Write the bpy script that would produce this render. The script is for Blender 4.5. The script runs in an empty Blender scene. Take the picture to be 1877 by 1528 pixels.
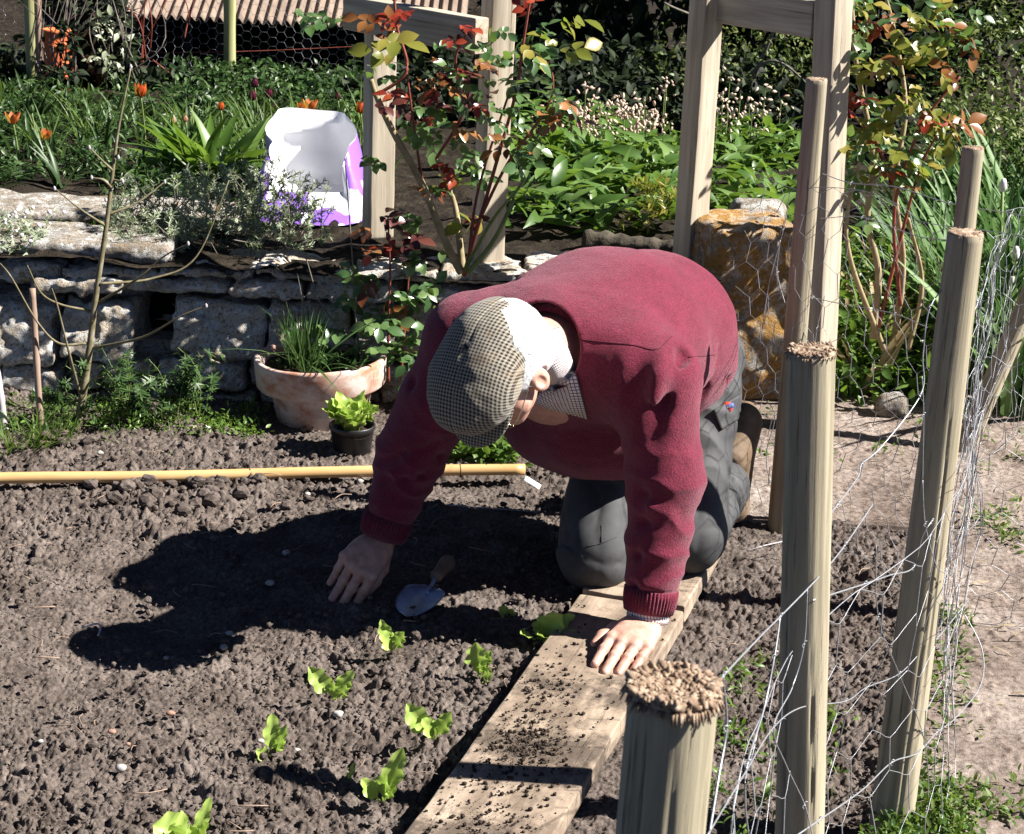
import bpy, math, random
import numpy as np
from mathutils import Vector, Matrix
S = bpy.context.scene
COL = S.collection
rng = np.random.default_rng(7)
random.seed(7)

# ------------------------------------------------------------------ camera model (metres, camera above the origin looking along +Y)
PITCH, ROLL, FPX, EYE = math.radians(18.3), 0.04, 3317.0, 1.6
_f = np.array([0, math.cos(PITCH), -math.sin(PITCH)])
_u0 = np.array([0, math.sin(PITCH), math.cos(PITCH)])
_r0 = np.array([1.0, 0, 0])
CR = math.cos(ROLL) * _r0 + math.sin(ROLL) * _u0
CU = math.cos(ROLL) * _u0 - math.sin(ROLL) * _r0
CE = np.array([0, 0, EYE])
def ray(px, py): return FPX * _f + (px - 938.5) * CR - (py - 764) * CU
def gp(px, py, h=0.0):
    v = ray(px, py); return CE + v * (h - EYE) / v[2]
def at(px, py, Y):
    v = ray(px, py); return CE + v * Y / v[1]
def V3(*a): return np.array(a, float)
def nrm(v):
    v = np.asarray(v, float); return v / (np.linalg.norm(v, axis=-1, keepdims=True) + 1e-12)

# ------------------------------------------------------------------ objects
def tag(o, label=None, cat=None, group=None, kind=None):
    if label: o["label"] = label
    if cat: o["category"] = cat
    if group: o["group"] = group
    if kind: o["kind"] = kind
    return o
def empty(name, loc, label=None, cat=None, group=None):
    o = bpy.data.objects.new(name, None); COL.objects.link(o)
    o.location = [float(v) for v in loc]; o.empty_display_size = 0.05
    return tag(o, label, cat, group)
def mk(name, V, F, mat, parent=None, smooth=True, uv=None):
    """one mesh object from world-space vertices and a list of face arrays"""
    V = np.asarray(V, np.float32)
    if not isinstance(F, list): F = [F]
    F = [np.asarray(f, np.int32) for f in F if len(f)]
    if parent is not None:
        V = V - np.array(parent_loc(parent), np.float32)
    me = bpy.data.meshes.new(name)
    me.vertices.add(len(V)); me.vertices.foreach_set("co", V.ravel())
    nl = sum(f.size for f in F); npoly = sum(len(f) for f in F)
    me.loops.add(nl); me.polygons.add(npoly)
    li = np.concatenate([f.ravel() for f in F])
    tot = np.concatenate([np.full(len(f), f.shape[1], np.int32) for f in F])
    st = np.concatenate([[0], np.cumsum(tot)[:-1]]).astype(np.int32)
    me.loops.foreach_set("vertex_index", li)
    me.polygons.foreach_set("loop_start", st); me.polygons.foreach_set("loop_total", tot)
    me.polygons.foreach_set("use_smooth", np.full(npoly, smooth, bool))
    me.update(calc_edges=True)
    if uv is not None:
        l = me.uv_layers.new(name="UVMap")
        l.data.foreach_set("uv", np.asarray(uv, np.float32)[li].ravel())
    me.validate()
    if mat is not None: me.materials.append(mat)
    o = bpy.data.objects.new(name, me); COL.objects.link(o)
    if parent is not None: o.parent = parent
    return o
def parent_loc(p):
    l = Vector(p.location)
    while p.parent is not None:
        p = p.parent; l = l + Vector(p.location)
    return l
class MB:
    """collects pieces that belong to one mesh"""
    def __init__(s): s.V = []; s.F = {}; s.n = 0
    def add(s, V, F):
        V = np.asarray(V, float)
        for f in (F if isinstance(F, list) else [F]):
            f = np.asarray(f, int)
            if len(f): s.F.setdefault(f.shape[1], []).append(f + s.n)
        s.V.append(V); s.n += len(V); return s
    def build(s, name, mat, parent=None, smooth=True):
        return mk(name, np.concatenate(s.V), [np.concatenate(f) for f in s.F.values()], mat, parent, smooth)

def tube(P, r, n=6, cap=True):
    P = np.asarray(P, float); m = len(P)
    r = np.broadcast_to(np.asarray(r, float), (m,))
    T = np.gradient(P, axis=0); T = nrm(T)
    a = np.array([0.3, 0.9, 0.2]) if abs(T[0][2]) > 0.8 else np.array([0, 0, 1.0])
    A = nrm(np.cross(T, a)); B = np.cross(T, A)
    t = np.linspace(0, 2 * np.pi, n, endpoint=False)
    V = P[:, None, :] + r[:, None, None] * (np.cos(t)[None, :, None] * A[:, None, :] + np.sin(t)[None, :, None] * B[:, None, :])
    V = V.reshape(-1, 3)
    i = np.arange(m - 1)[:, None] * n; j = np.arange(n)[None, :]; k = (j + 1) % n
    F = np.stack([i + j, i + k, i + n + k, i + n + j], -1).reshape(-1, 4)
    Fs = [F]
    if cap:
        V = np.vstack([V, P[0], P[-1]]); a = m * n
        jj = np.arange(n); kk = (jj + 1) % n
        Fs.append(np.concatenate([np.stack([np.full(n, a), kk, jj], 1), np.stack([np.full(n, a + 1), (m - 1) * n + jj, (m - 1) * n + kk], 1)]))
    return V, Fs
def curve(pts, n=12):
    """Catmull-Rom through points"""
    P = np.asarray(pts, float)
    if len(P) < 3:
        return P[0] + (P[-1] - P[0]) * np.linspace(0, 1, n)[:, None]
    Q = np.vstack([2 * P[0] - P[1], P, 2 * P[-1] - P[-2]])
    out = []
    seg = len(P) - 1; per = max(2, n // seg)
    for i in range(seg):
        a, b, c, d = Q[i:i + 4]
        t = np.linspace(0, 1, per, endpoint=(i == seg - 1))[:, None]
        out.append(0.5 * (2 * b + (c - a) * t + (2 * a - 5 * b + 4 * c - d) * t ** 2 + (3 * b - a - 3 * c + d) * t ** 3))
    return np.concatenate(out)
def lathe(prof, n=40):
    """closed profile list (r,z) turned about z"""
    pr = np.asarray(prof, float); m = len(pr)
    t = np.linspace(0, 2 * np.pi, n, endpoint=False)
    V = np.stack([pr[:, 0, None] * np.cos(t), pr[:, 0, None] * np.sin(t), np.repeat(pr[:, 1, None], n, 1)], -1).reshape(-1, 3)
    i = np.arange(m - 1)[:, None] * n; j = np.arange(n)[None]; k = (j + 1) % n
    return V, np.stack([i + j, i + k, i + n + k, i + n + j], -1).reshape(-1, 4)
def gridfaces(m, n):
    i = np.arange(m - 1)[:, None] * n; j = np.arange(n - 1)[None]
    return np.stack([i + j, i + j + 1, i + n + j + 1, i + n + j], -1).reshape(-1, 4)

# ------------------------------------------------------------------ noise
def _h(ix, iy, iz, seed):
    n = (ix.astype(np.int64) * 374761393 + iy.astype(np.int64) * 668265263 + iz.astype(np.int64) * 2147483647 + seed * 974711) & 0xFFFFFFFF
    n = ((n ^ (n >> 13)) * 1274126177) & 0xFFFFFFFF
    n = ((n ^ (n >> 16)) * 2246822519) & 0xFFFFFFFF
    return ((n ^ (n >> 15)) & 0xFFFFFF) / float(0xFFFFFF)
def vn(P, s, seed=0):
    """value noise -1..1, feature size s"""
    Q = np.asarray(P) / s; I = np.floor(Q); f = Q - I; I = I.astype(np.int64)
    f = f * f * (3 - 2 * f); r = 0
    for dx in (0, 1):
        wx = f[:, 0] if dx else 1 - f[:, 0]
        for dy in (0, 1):
            wy = f[:, 1] if dy else 1 - f[:, 1]
            for dz in (0, 1):
                wz = f[:, 2] if dz else 1 - f[:, 2]
                r = r + wx * wy * wz * _h(I[:, 0] + dx, I[:, 1] + dy, I[:, 2] + dz, seed)
    return r * 2 - 1
def vn2(x, y, s, seed=0):
    sh = x.shape
    X = x.ravel() / s; Y = y.ravel() / s
    I = np.floor(X); J = np.floor(Y); fx = X - I; fy = Y - J
    I = I.astype(np.int64); J = J.astype(np.int64); z = np.zeros_like(I)
    fx = fx * fx * (3 - 2 * fx); fy = fy * fy * (3 - 2 * fy)
    r = (_h(I, J, z, seed) * (1 - fx) + _h(I + 1, J, z, seed) * fx) * (1 - fy) + (_h(I, J + 1, z, seed) * (1 - fx) + _h(I + 1, J + 1, z, seed) * fx) * fy
    return (r * 2 - 1).reshape(sh)
def lumps(x, y, s, dens, seed, rmin=.35, rmax=.8, pw=.9):
    """height of randomly strewn round crumbs of spacing s"""
    I = np.floor(x / s).astype(np.int64); J = np.floor(y / s).astype(np.int64)
    out = np.zeros_like(x); z = np.zeros_like(I)
    for di in (-1, 0, 1):
        for dj in (-1, 0, 1):
            a = I + di; b = J + dj
            ex = _h(a, b, z, seed) < dens
            r = (rmin + (rmax - rmin) * _h(a, b, z, seed + 1) ** 1.5) * s
            dx = x - (a + .15 + .7 * _h(a, b, z, seed + 2)) * s; dy = y - (b + .15 + .7 * _h(a, b, z, seed + 3)) * s
            q = _h(a, b, z, seed + 4) * 6.28; e = .75 + .5 * _h(a, b, z, seed + 5)
            c, sn = np.cos(q), np.sin(q)
            d2 = ((c * dx + sn * dy) * e) ** 2 + ((-sn * dx + c * dy) / e) ** 2
            out = np.maximum(out, np.where(ex, r * np.maximum(1 - (d2 / (r * r)) ** pw, 0), 0))
    return out

# ------------------------------------------------------------------ signed distance modelling, meshed by surface nets
def seg_sd(P, a, b, r1, r2):
    a = np.asarray(a, float); b = np.asarray(b, float)
    ba = b - a; L = ba @ ba + 1e-12
    t = np.clip(((P - a) @ ba) / L, 0, 1)
    return np.linalg.norm(P - a - t[:, None] * ba, axis=1) - (r1 + (r2 - r1) * t)
def ell_sd(P, c, R, ax=None):
    Q = P - np.asarray(c, float)
    if ax is not None: Q = Q @ np.asarray(ax, float).T
    R = np.asarray(R, float)
    k0 = np.linalg.norm(Q / R, axis=1); k1 = np.linalg.norm(Q / (R * R), axis=1) + 1e-9
    return k0 * (k0 - 1) / k1
def box_sd(P, c, R, ax=None, rad=0.0):
    Q = P - np.asarray(c, float)
    if ax is not None: Q = Q @ np.asarray(ax, float).T
    q = np.abs(Q) - (np.asarray(R, float) - rad)
    return np.linalg.norm(np.maximum(q, 0), axis=1) + np.minimum(q.max(1), 0) - rad
def smin(a, b, k):
    h = np.maximum(k - np.abs(a - b), 0) / k
    return np.minimum(a, b) - h * h * k * .25
def smax(a, b, k): return -smin(-a, -b, k)
def local(P, D, c, R, fn, k):
    """smooth-union a piece into D, computed only near it"""
    m = ((P - np.asarray(c, float)) ** 2).sum(1) < (R + 3 * k) ** 2
    if m.any():
        D[m] = smin(D[m], fn(P[m]), k)
    return D
def cone(P, D, a, b, r1, r2, k=.01):
    a = np.asarray(a, float); b = np.asarray(b, float)
    return local(P, D, (a + b) / 2, np.linalg.norm(b - a) / 2 + max(r1, r2) + .02, lambda Q: seg_sd(Q, a, b, r1, r2), k)
def ball(P, D, c, R, ax=None, k=.01):
    return local(P, D, c, max(R) + .02, lambda Q: ell_sd(Q, c, R, ax), k)
def sdf_mesh(fn, lo, hi, h, B=10, slack=1.5):
    lo = np.asarray(lo, float); hi = np.asarray(hi, float)
    nb = np.ceil((hi - lo) / h / B).astype(int) + 1
    n = nb * B
    ci = np.stack(np.meshgrid(*[np.arange(k) for k in nb], indexing="ij"), -1).reshape(-1, 3)
    dc = fn(lo + (ci * B + (B - 1) / 2) * h)
    D = np.repeat(np.repeat(np.repeat(dc.reshape(nb).astype(np.float32), B, 0), B, 1), B, 2)
    act = ci[np.abs(dc) < .87 * B * h * slack + .006]
    off = np.stack(np.meshgrid(*[np.arange(B)] * 3, indexing="ij"), -1).reshape(-1, 3)
    for s in range(0, len(act), 400):
        a = act[s:s + 400]
        I = (a[:, None, :] * B + off[None]).reshape(-1, 3)
        D[I[:, 0], I[:, 1], I[:, 2]] = fn(lo + I * h)
    sg = D < 0
    c8 = [sg[dx:n[0] - 1 + dx, dy:n[1] - 1 + dy, dz:n[2] - 1 + dz] for dx in (0, 1) for dy in (0, 1) for dz in (0, 1)]
    al = c8[0].copy(); an = c8[0].copy()
    for c in c8[1:]: al &= c; an |= c
    C = np.argwhere(an & ~al)
    idx = np.full(n - 1, -1, np.int32); idx[C[:, 0], C[:, 1], C[:, 2]] = np.arange(len(C))
    acc = np.zeros((len(C), 3)); cnt = np.zeros(len(C))
    for ax in range(3):
        o1, o2 = [k for k in range(3) if k != ax]
        for p in (0, 1):
            for q in (0, 1):
                A = C.copy(); A[:, o1] += p; A[:, o2] += q
                Bq = A.copy(); Bq[:, ax] += 1
                da = D[A[:, 0], A[:, 1], A[:, 2]]; db = D[Bq[:, 0], Bq[:, 1], Bq[:, 2]]
                m = (da < 0) != (db < 0)
                t = np.where(m, da / np.where(m, da - db, 1), 0)
                pt = A.astype(float); pt[:, ax] += t
                acc[m] += pt[m]; cnt[m] += 1
    V = lo + acc / cnt[:, None] * h
    Q = []
    for ax in range(3):
        o1, o2 = (ax + 1) % 3, (ax + 2) % 3
        s0 = [slice(None)] * 3; s1 = [slice(None)] * 3
        s0[ax] = slice(0, -1); s1[ax] = slice(1, None)
        E = np.argwhere(sg[tuple(s0)] != sg[tuple(s1)])
        E = E[(E[:, o1] > 0) & (E[:, o2] > 0) & (E[:, o1] < n[o1] - 1) & (E[:, o2] < n[o2] - 1)]
        ins = sg[E[:, 0], E[:, 1], E[:, 2]]
        q = []
        for a, b in ((1, 1), (0, 1), (0, 0), (1, 0)):
            X = E.copy(); X[:, o1] -= a; X[:, o2] -= b
            q.append(idx[X[:, 0], X[:, 1], X[:, 2]])
        q = np.stack(q, 1)
        q[~ins] = q[~ins][:, ::-1]
        Q.append(q)
    Q = np.concatenate(Q); Q = Q[(Q >= 0).all(1)]
    return V, Q
def rot_axes(x, y):
    """rows: orthonormal axes from an x direction and a rough y direction"""
    x = nrm(x); y = np.asarray(y, float); y = nrm(y - x * (y @ x)); return np.stack([x, y, np.cross(x, y)])

# ------------------------------------------------------------------ leaves
def leaf(w=.5, prof=(.0, .55, .95, .8, .42, .0), fold=.15, droop=.25, wave=0.0):
    """leaf of length 1 along +Y, face up +Z: three points across"""
    m = len(prof); t = np.linspace(0, 1, m); V = []
    for i in range(m):
        hw = max(prof[i], .03) * w / 2; z = -droop * t[i] ** 2
        wv = wave * math.sin(i * 2.3)
        V += [(-hw, t[i], z + fold * hw + wv), (0, t[i], z), (hw, t[i], z + fold * hw - wv)]
    return np.array(V), gridfaces(m, 3)
def scatter(tpl, pos, d, up, sc):
    V, F = tpl; pos = np.asarray(pos, float); m = len(pos)
    d = nrm(np.broadcast_to(d, (m, 3))); up = np.broadcast_to(up, (m, 3))
    x = nrm(np.cross(d, up)); z = np.cross(x, d)
    sc = np.broadcast_to(np.asarray(sc, float), (m,))
    W = pos[:, None] + sc[:, None, None] * (V[None, :, 0, None] * x[:, None] + V[None, :, 1, None] * d[:, None] + V[None, :, 2, None] * z[:, None])
    n = len(V)
    return W.reshape(-1, 3), (F[None] + (np.arange(m) * n)[:, None, None]).reshape(-1, F.shape[1])
def rdir(m, r=rng): return nrm(r.normal(size=(m, 3)))

# ------------------------------------------------------------------ materials
def mat(name):
    m = bpy.data.materials.new(name); m.use_nodes = True
    nt = m.node_tree; b = nt.nodes["Principled BSDF"]
    return m, nt, b
def N(nt, t, **kw):
    n = nt.nodes.new(t)
    for k, v in kw.items():
        if k in n.inputs: n.inputs[k].default_value = v
        else: setattr(n, k, v)
    return n
def ramp(nt, fac, stops, interp="LINEAR"):
    r = nt.nodes.new("ShaderNodeValToRGB"); e = r.color_ramp.elements; r.color_ramp.interpolation = interp
    while len(e) < len(stops): e.new(.5)
    for k, (p, c) in enumerate(stops):
        e[k].position = p; e[k].color = (*c, 1) if len(c) == 3 else c
    nt.links.new(fac, r.inputs[0]); return r
def noise(nt, scale, detail=6, rough=.6, coord="Object", vec=None, stretch=None):
    if vec is None:
        tc = nt.nodes.new("ShaderNodeTexCoord"); vec = tc.outputs[coord]
    if stretch:
        mp = N(nt, "ShaderNodeMapping"); mp.inputs["Scale"].default_value = stretch
        nt.links.new(vec, mp.inputs[0]); vec = mp.outputs[0]
    n = N(nt, "ShaderNodeTexNoise", Scale=scale, Detail=detail, Roughness=rough); nt.links.new(vec, n.inputs["Vector"]); return n
def mix(nt, fac, a, b, mode="MIX"):
    n = nt.nodes.new("ShaderNodeMix"); n.data_type = "RGBA"; n.blend_type = mode
    for s, v in ((0, fac), (6, a), (7, b)):
        if isinstance(v, (int, float)): n.inputs[s].default_value = v
        elif isinstance(v, tuple): n.inputs[s].default_value = (*v, 1)
        else: nt.links.new(v, n.inputs[s])
    return n.outputs[2]
def math_n(nt, op, a, b=None):
    n = nt.nodes.new("ShaderNodeMath"); n.operation = op
    for s, v in ((0, a), (1, b)):
        if v is None: continue
        if isinstance(v, (int, float)): n.inputs[s].default_value = v
        else: nt.links.new(v, n.inputs[s])
    return n.outputs[0]
def bump(nt, b, h, strength=.4, dist=.005):
    n = N(nt, "ShaderNodeBump", Strength=strength, Distance=dist); nt.links.new(h, n.inputs["Height"]); nt.links.new(n.outputs[0], b.inputs["Normal"]); return n
def simple(name, stops, scale=20, rough=.7, bs=.3, bd=.003, detail=6, spec=.3, metal=0, stretch=None, bscale=None):
    m, nt, b = mat(name)
    n = noise(nt, scale, detail, stretch=stretch); r = ramp(nt, n.outputs[0], stops)
    nt.links.new(r.outputs[0], b.inputs["Base Color"])
    b.inputs["Roughness"].default_value = rough; b.inputs["Specular IOR Level"].default_value = spec; b.inputs["Metallic"].default_value = metal
    if bs:
        h = noise(nt, bscale or scale * 3, detail, stretch=stretch); bump(nt, b, h.outputs[0], bs, bd)
    return m
def leafmat(name, stops, rough=.45, trans=.35, spec=.4):
    """leaf colour varies from leaf to leaf; light passes through"""
    m, nt, b = mat(name)
    g = nt.nodes.new("ShaderNodeNewGeometry")
    n = noise(nt, 60, 3)
    f = math_n(nt, "ADD", math_n(nt, "MULTIPLY", g.outputs["Random Per Island"], .8), math_n(nt, "MULTIPLY", n.outputs[0], .25))
    r = ramp(nt, f, stops)
    nt.links.new(r.outputs[0], b.inputs["Base Color"])
    b.inputs["Roughness"].default_value = rough; b.inputs["Specular IOR Level"].default_value = spec
    t = nt.nodes.new("ShaderNodeBsdfTranslucent")
    nt.links.new(mix(nt, .5, r.outputs[0], (.25, .4, .03)), t.inputs[0]) if trans > 0.3 else nt.links.new(r.outputs[0], t.inputs[0])
    s = nt.nodes.new("ShaderNodeMixShader"); s.inputs[0].default_value = trans
    nt.links.new(b.outputs[0], s.inputs[1]); nt.links.new(t.outputs[0], s.inputs[2])
    nt.links.new(s.outputs[0], nt.nodes["Material Output"].inputs[0])
    return m
# ================================================================== setting
def bedge(y):       # right-hand edge of the bed, along the row of stakes
    return np.interp(y, [1.0, 1.194, 2.111, 2.725, 3.633, 4.1], [.08, .126, .359, .66, .90, .98])
def soil_base(x, y):
    h = .022 * vn2(x, y, .55, 3) + .014 * vn2(x, y, .21, 4) + .006 * vn2(x, y, .1, 5)
    h = h + .022 * np.exp(-((y - 4.46 - .05 * vn2(x, y, .4, 8)) / .10) ** 2) * (x < .15) * np.clip((x + 1.5) * 1.5, 0, 1)
    fx = (x - .02 - .3 * (y - 2.6))                                    # lies flatter where the boards rest
    h = np.where(np.abs(fx) < .16, h * .35, h)
    h = h - .028 * np.exp(-(((x + .36) / .22) ** 2 + ((y - 2.93) / .045) ** 2))   # furrow by the seedlings
    return h - .012
def soil_full(x, y):
    h = soil_base(x, y)
    wx = x + .006 * vn2(x, y, .022, 91) + .0028 * vn2(x, y, .008, 92); wy = y + .006 * vn2(x, y, .022, 93) + .0028 * vn2(x, y, .008, 94)
    wet = np.clip(.6 + .6 * vn2(x, y, .35, 21), .1, 1)
    fine = np.clip(.95 + 1.1 * vn2(x, y, .28, 23) + .5 * vn2(x, y, .1, 24), .25, 1.25)
    h = h + .45 * lumps(wx, wy, .085, .14, 31, .22, .5, 1.2) * wet
    h = h + .55 * lumps(wx, wy, .042, .22, 41, .3, .6, 1.2) * wet
    h = h + .66 * fine * lumps(wx, wy, .0215, .5, 51, .3, .72, 1.3)
    h = h + .85 * (.35 + .65 * fine) * lumps(wx, wy, .0125, .8, 61, .3, .75, 1.5)
    h = h + .75 * lumps(wx, wy, .0075, .85, 65, .3, .75, 1.2)
    h = h + .0016 * vn2(x, y, .005, 71)
    return h
def soil_material():
    m, nt, b = mat("soil")
    n1 = noise(nt, 7, 8, .65); n2 = noise(nt, 110, 6, .7)
    r = ramp(nt, n1.outputs[0], [(.3, (.072, .058, .050)), (.5, (.118, .098, .087)), (.72, (.175, .149, .134))])
    r2 = ramp(nt, n2.outputs[0], [(.3, (.40, .38, .37)), (.5, (.95, .93, .92)), (.68, (1.55, 1.5, 1.48))])
    c = mix(nt, 1.0, r.outputs[0], r2.outputs[0], "MULTIPLY")
    nt.links.new(c, b.inputs["Base Color"]); b.inputs["Roughness"].default_value = .95; b.inputs["Specular IOR Level"].default_value = .1
    n3 = noise(nt, 420, 5, .7); bump(nt, b, n3.outputs[0], .9, .003)
    return m
M_soil = soil_material()
def make_soil():
    ys = [2.05]
    while ys[-1] < 4.95: ys.append(ys[-1] + .0024 * (ys[-1] / 2.6) ** 1.1)
    ys = np.array(ys); nx = 1150
    u = np.linspace(-1, 1, nx)
    X = u[None] * (.36 * ys[:, None] + .12) + .02 * ys[:, None]; Y = np.repeat(ys[:, None], nx, 1)
    Z = soil_full(X, Y)
    edge = np.minimum(bedge(Y) + .05 + .03 * vn2(X, Y, .12, 81) - X, 0)
    back = np.minimum(np.where(X > .22, 4.2, 4.95) + .05 * vn2(X, Y, .2, 82) - Y, 0)
    Z = Z + np.maximum(.8 * np.minimum(edge, back), -.08)
    return mk("bed_soil", np.stack([X, Y, Z], -1).reshape(-1, 3), gridfaces(len(ys), nx), M_soil)
tag(make_soil(), kind="structure")

def path_material():
    m, nt, b = mat("trodden_earth")
    n1 = noise(nt, 3.5, 8, .65); n2 = noise(nt, 60, 8, .75)
    r = ramp(nt, n1.outputs[0], [(.34, (.14, .108, .090)), (.5, (.25, .200, .172)), (.66, (.36, .305, .27))])
    r2 = ramp(nt, n2.outputs[0], [(.34, (.35, .32, .3)), (.5, (.95, .95, .95)), (.66, (1.35, 1.35, 1.35))])
    nt.links.new(mix(nt, 1.0, r.outputs[0], r2.outputs[0], "MULTIPLY"), b.inputs["Base Color"])
    b.inputs["Roughness"].default_value = .95; b.inputs["Specular IOR Level"].default_value = .1
    n3 = noise(nt, 150, 8, .75); bump(nt, b, n3.outputs[0], .9, .006)
    return m
M_path = path_material()
def make_path():
    nx, ny = 620, 900
    y = np.linspace(.6, 6.2, ny); X = np.repeat(np.linspace(0, 1, nx)[None], ny, 0); Y = np.repeat(y[:, None], nx, 1)
    left = np.where(y < 4.12, bedge(y) - .02, .15)[:, None]
    X = left + X * (2.9 - left)
    Z = .008 - .05 * np.clip(1 - (X - left) / .07, 0, 1) + .012 * vn2(X, Y, .5, 5) + .008 * vn2(X, Y, .15, 6) + .18 * lumps(X, Y, .03, .3, 7) + .45 * lumps(X, Y, .016, .35, 9) + .12 * lumps(X, Y, .07, .12, 17, .2, .4)
    return mk("path", np.stack([X, Y, Z - .004], -1).reshape(-1, 3), gridfaces(ny, nx), M_path)
tag(make_path(), kind="structure")
M_earth = simple("leaf_litter", [(.3, (.010, .008, .006)), (.55, (.028, .022, .016)), (.75, (.055, .043, .03))], 18, .95, .8, .02, spec=.1)
gx = np.concatenate([np.linspace(-60, -8, 12), np.linspace(-6, 6, 80), np.linspace(8, 60, 12)]); gy = np.concatenate([np.linspace(-20, 0, 8), np.linspace(.5, 16, 120), np.linspace(18, 120, 20)])
GX, GY = np.meshgrid(gx, gy)
tag(mk("ground", np.stack([GX, GY, -.045 + .02 * vn2(GX, GY, .7, 2)], -1).reshape(-1, 3), gridfaces(len(gy), len(gx)), M_earth), kind="structure")
tx = np.concatenate([[-14, -9], np.linspace(-5, .62, 150)]); ty = np.linspace(4.98, 14, 260)
GX, GY = np.meshgrid(tx, ty)
TZ = .355 + .02 * vn2(GX, GY, .4, 12) + .015 * vn2(GX, GY, .12, 13) + .5 * lumps(GX, GY, .06, .4, 14) + np.clip((GY - 7.2) * .03, 0, .2)
TZ[:, -1] = -.1
tag(mk("terrace_ground", np.stack([GX, GY, TZ], -1).reshape(-1, 3), gridfaces(len(ty), len(tx)), M_earth), kind="structure")

# ------------------------------------------------------------------ old stone: pale limestone with grey, white and ochre lichen
def stone_material(name, och, dark, wh=.8, bk=.7, ot=.5):
    m, nt, b = mat(name)
    n1 = noise(nt, 6, 8, .65); n2 = noise(nt, 14, 7, .7); n3 = noise(nt, 90, 7, .75); n4 = noise(nt, 26, 8, .7)
    c = ramp(nt, n1.outputs[0], [(.3, tuple(np.array((.30, .25, .19)) * dark)), (.52, tuple(np.array((.46, .40, .33)) * dark)), (.72, tuple(np.array((.58, .56, .54)) * dark))]).outputs[0]
    f = ramp(nt, n2.outputs[0], [(ot, (0, 0, 0)), (ot + .12, (1, 1, 1))]).outputs[0]
    c = mix(nt, math_n(nt, "MULTIPLY", f, och), c, (.36, .20, .06))
    f = ramp(nt, n4.outputs[0], [(.50, (0, 0, 0)), (.56, (1, 1, 1))]).outputs[0]
    c = mix(nt, math_n(nt, "MULTIPLY", f, wh), c, (.68, .69, .69))
    f = ramp(nt, n3.outputs[0], [(.40, (1, 1, 1)), (.48, (0, 0, 0))]).outputs[0]
    c = mix(nt, math_n(nt, "MULTIPLY", f, bk), c, (.05, .045, .04))
    nt.links.new(c, b.inputs["Base Color"]); b.inputs["Roughness"].default_value = .93; b.inputs["Specular IOR Level"].default_value = .15
    bump(nt, b, n3.outputs[0], 1.0, .012)
    return m
M_wall = stone_material("wall_stone", .4, 1.18)
M_pier = stone_material("pier_stone", 1.0, .62, .3, .5, .40)
M_slab = stone_material("slab_stone", .3, .62, .5)
def stones_fn(boxes, seed, amp=.011, rough=.004):
    bx = [(np.array(c, float), np.array(r, float), rad) for c, r, rad in boxes]
    def fn(P):
        W = P + .014 * np.stack([vn(P, .09, seed), vn(P, .09, seed + 1), vn(P, .09, seed + 2)], 1) + .005 * np.stack([vn(P, .03, seed), vn(P, .03, seed + 1), vn(P, .03, seed + 2)], 1)
        D = np.full(len(P), .3)
        for c, r, rad in bx:
            m = (np.abs(W - c) < r + .06).all(1)
            if m.any(): D[m] = np.minimum(D[m], box_sd(W[m], c, r, None, rad))
        Q = P * np.array([.6, .8, 2.4])
        return D + .7 * amp * np.abs(vn(P, .055, seed + 3)) + .6 * amp * vn(Q, .05, seed + 6) + 1.1 * rough * vn(P, .02, seed + 4) + .0025 * vn(P, .011, seed + 5)
    return fn
def make_wall():
    Yw = 5.12; bx = []
    def add(x0, y0, x1, y1, dep=.11, rad=.03, push=0):
        a = at(x0, y0, Yw - .08); c = at(x1, y1, Yw - .08)
        bx.append((((a[0] + c[0]) / 2, Yw + push + rng.uniform(-.012, .012), (a[2] + c[2]) / 2), (abs(c[0] - a[0]) / 2 - .001, dep, abs(a[2] - c[2]) / 2 - .0005), rad * .42))
    for x0, y0, x1, y1 in ((-330, 480, -170, 545), (-165, 482, -8, 540), (0, 478, 118, 512), (60, 500, 236, 536), (122, 480, 290, 506), (240, 505, 420, 540), (296, 484, 470, 508), (425, 506, 560, 542), (475, 486, 640, 510),
                           (566, 512, 740, 546), (645, 490, 800, 516), (745, 518, 900, 548), (806, 492, 960, 518), (905, 520, 1060, 548), (965, 494, 1120, 520)):
        add(x0, y0, x1, y1, .12 + .012 * rng.random(), .018, -.01 + rng.uniform(-.012, .012))
    for x0, y0, x1, y1 in ((-330, 548, -150, 660), (-145, 545, -24, 650), (-20, 540, 112, 655), (116, 548, 257, 650), (318, 548, 490, 646), (494, 550, 640, 640), (645, 550, 800, 640), (806, 552, 950, 640), (955, 552, 1110, 640)):
        add(x0, y0, x1, y1, .11, .045)
    for y0, y1 in ((650, 700), (702, 748), (750, 800)):
        x = -330 + rng.uniform(0, 40)
        while x < 1080:
            w = rng.uniform(50, 130); add(x, y0 + rng.uniform(-5, 5), x + w - 5, y1 + rng.uniform(-4, 4), .1, .025, rng.uniform(0, .03)); x += w
    bx.append(((-.55, Yw + .08, .17), (1.5, .05, .17), .01))          # packed earth core
    hole = at(286, 588, Yw - .08)
    base = stones_fn(bx, 91)
    def fn(P):
        P = P - np.column_stack([np.zeros((len(P), 1)), .30 * (P[:, 2:] - .30), np.zeros((len(P), 1))])     # the face leans back
        D = base(P)
        return np.maximum(D, -box_sd(P, (hole[0], Yw - .02, hole[2]), (.05, .15, .072), None, .01))
    Vv, F = sdf_mesh(fn, (-2.1, Yw - .30, -.06), (.42, Yw + .20, .44), .0065)
    return tag(mk("stone_wall", Vv, F, M_wall), "low rough stone retaining wall with a square dark hole", "wall")
make_wall()
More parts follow.
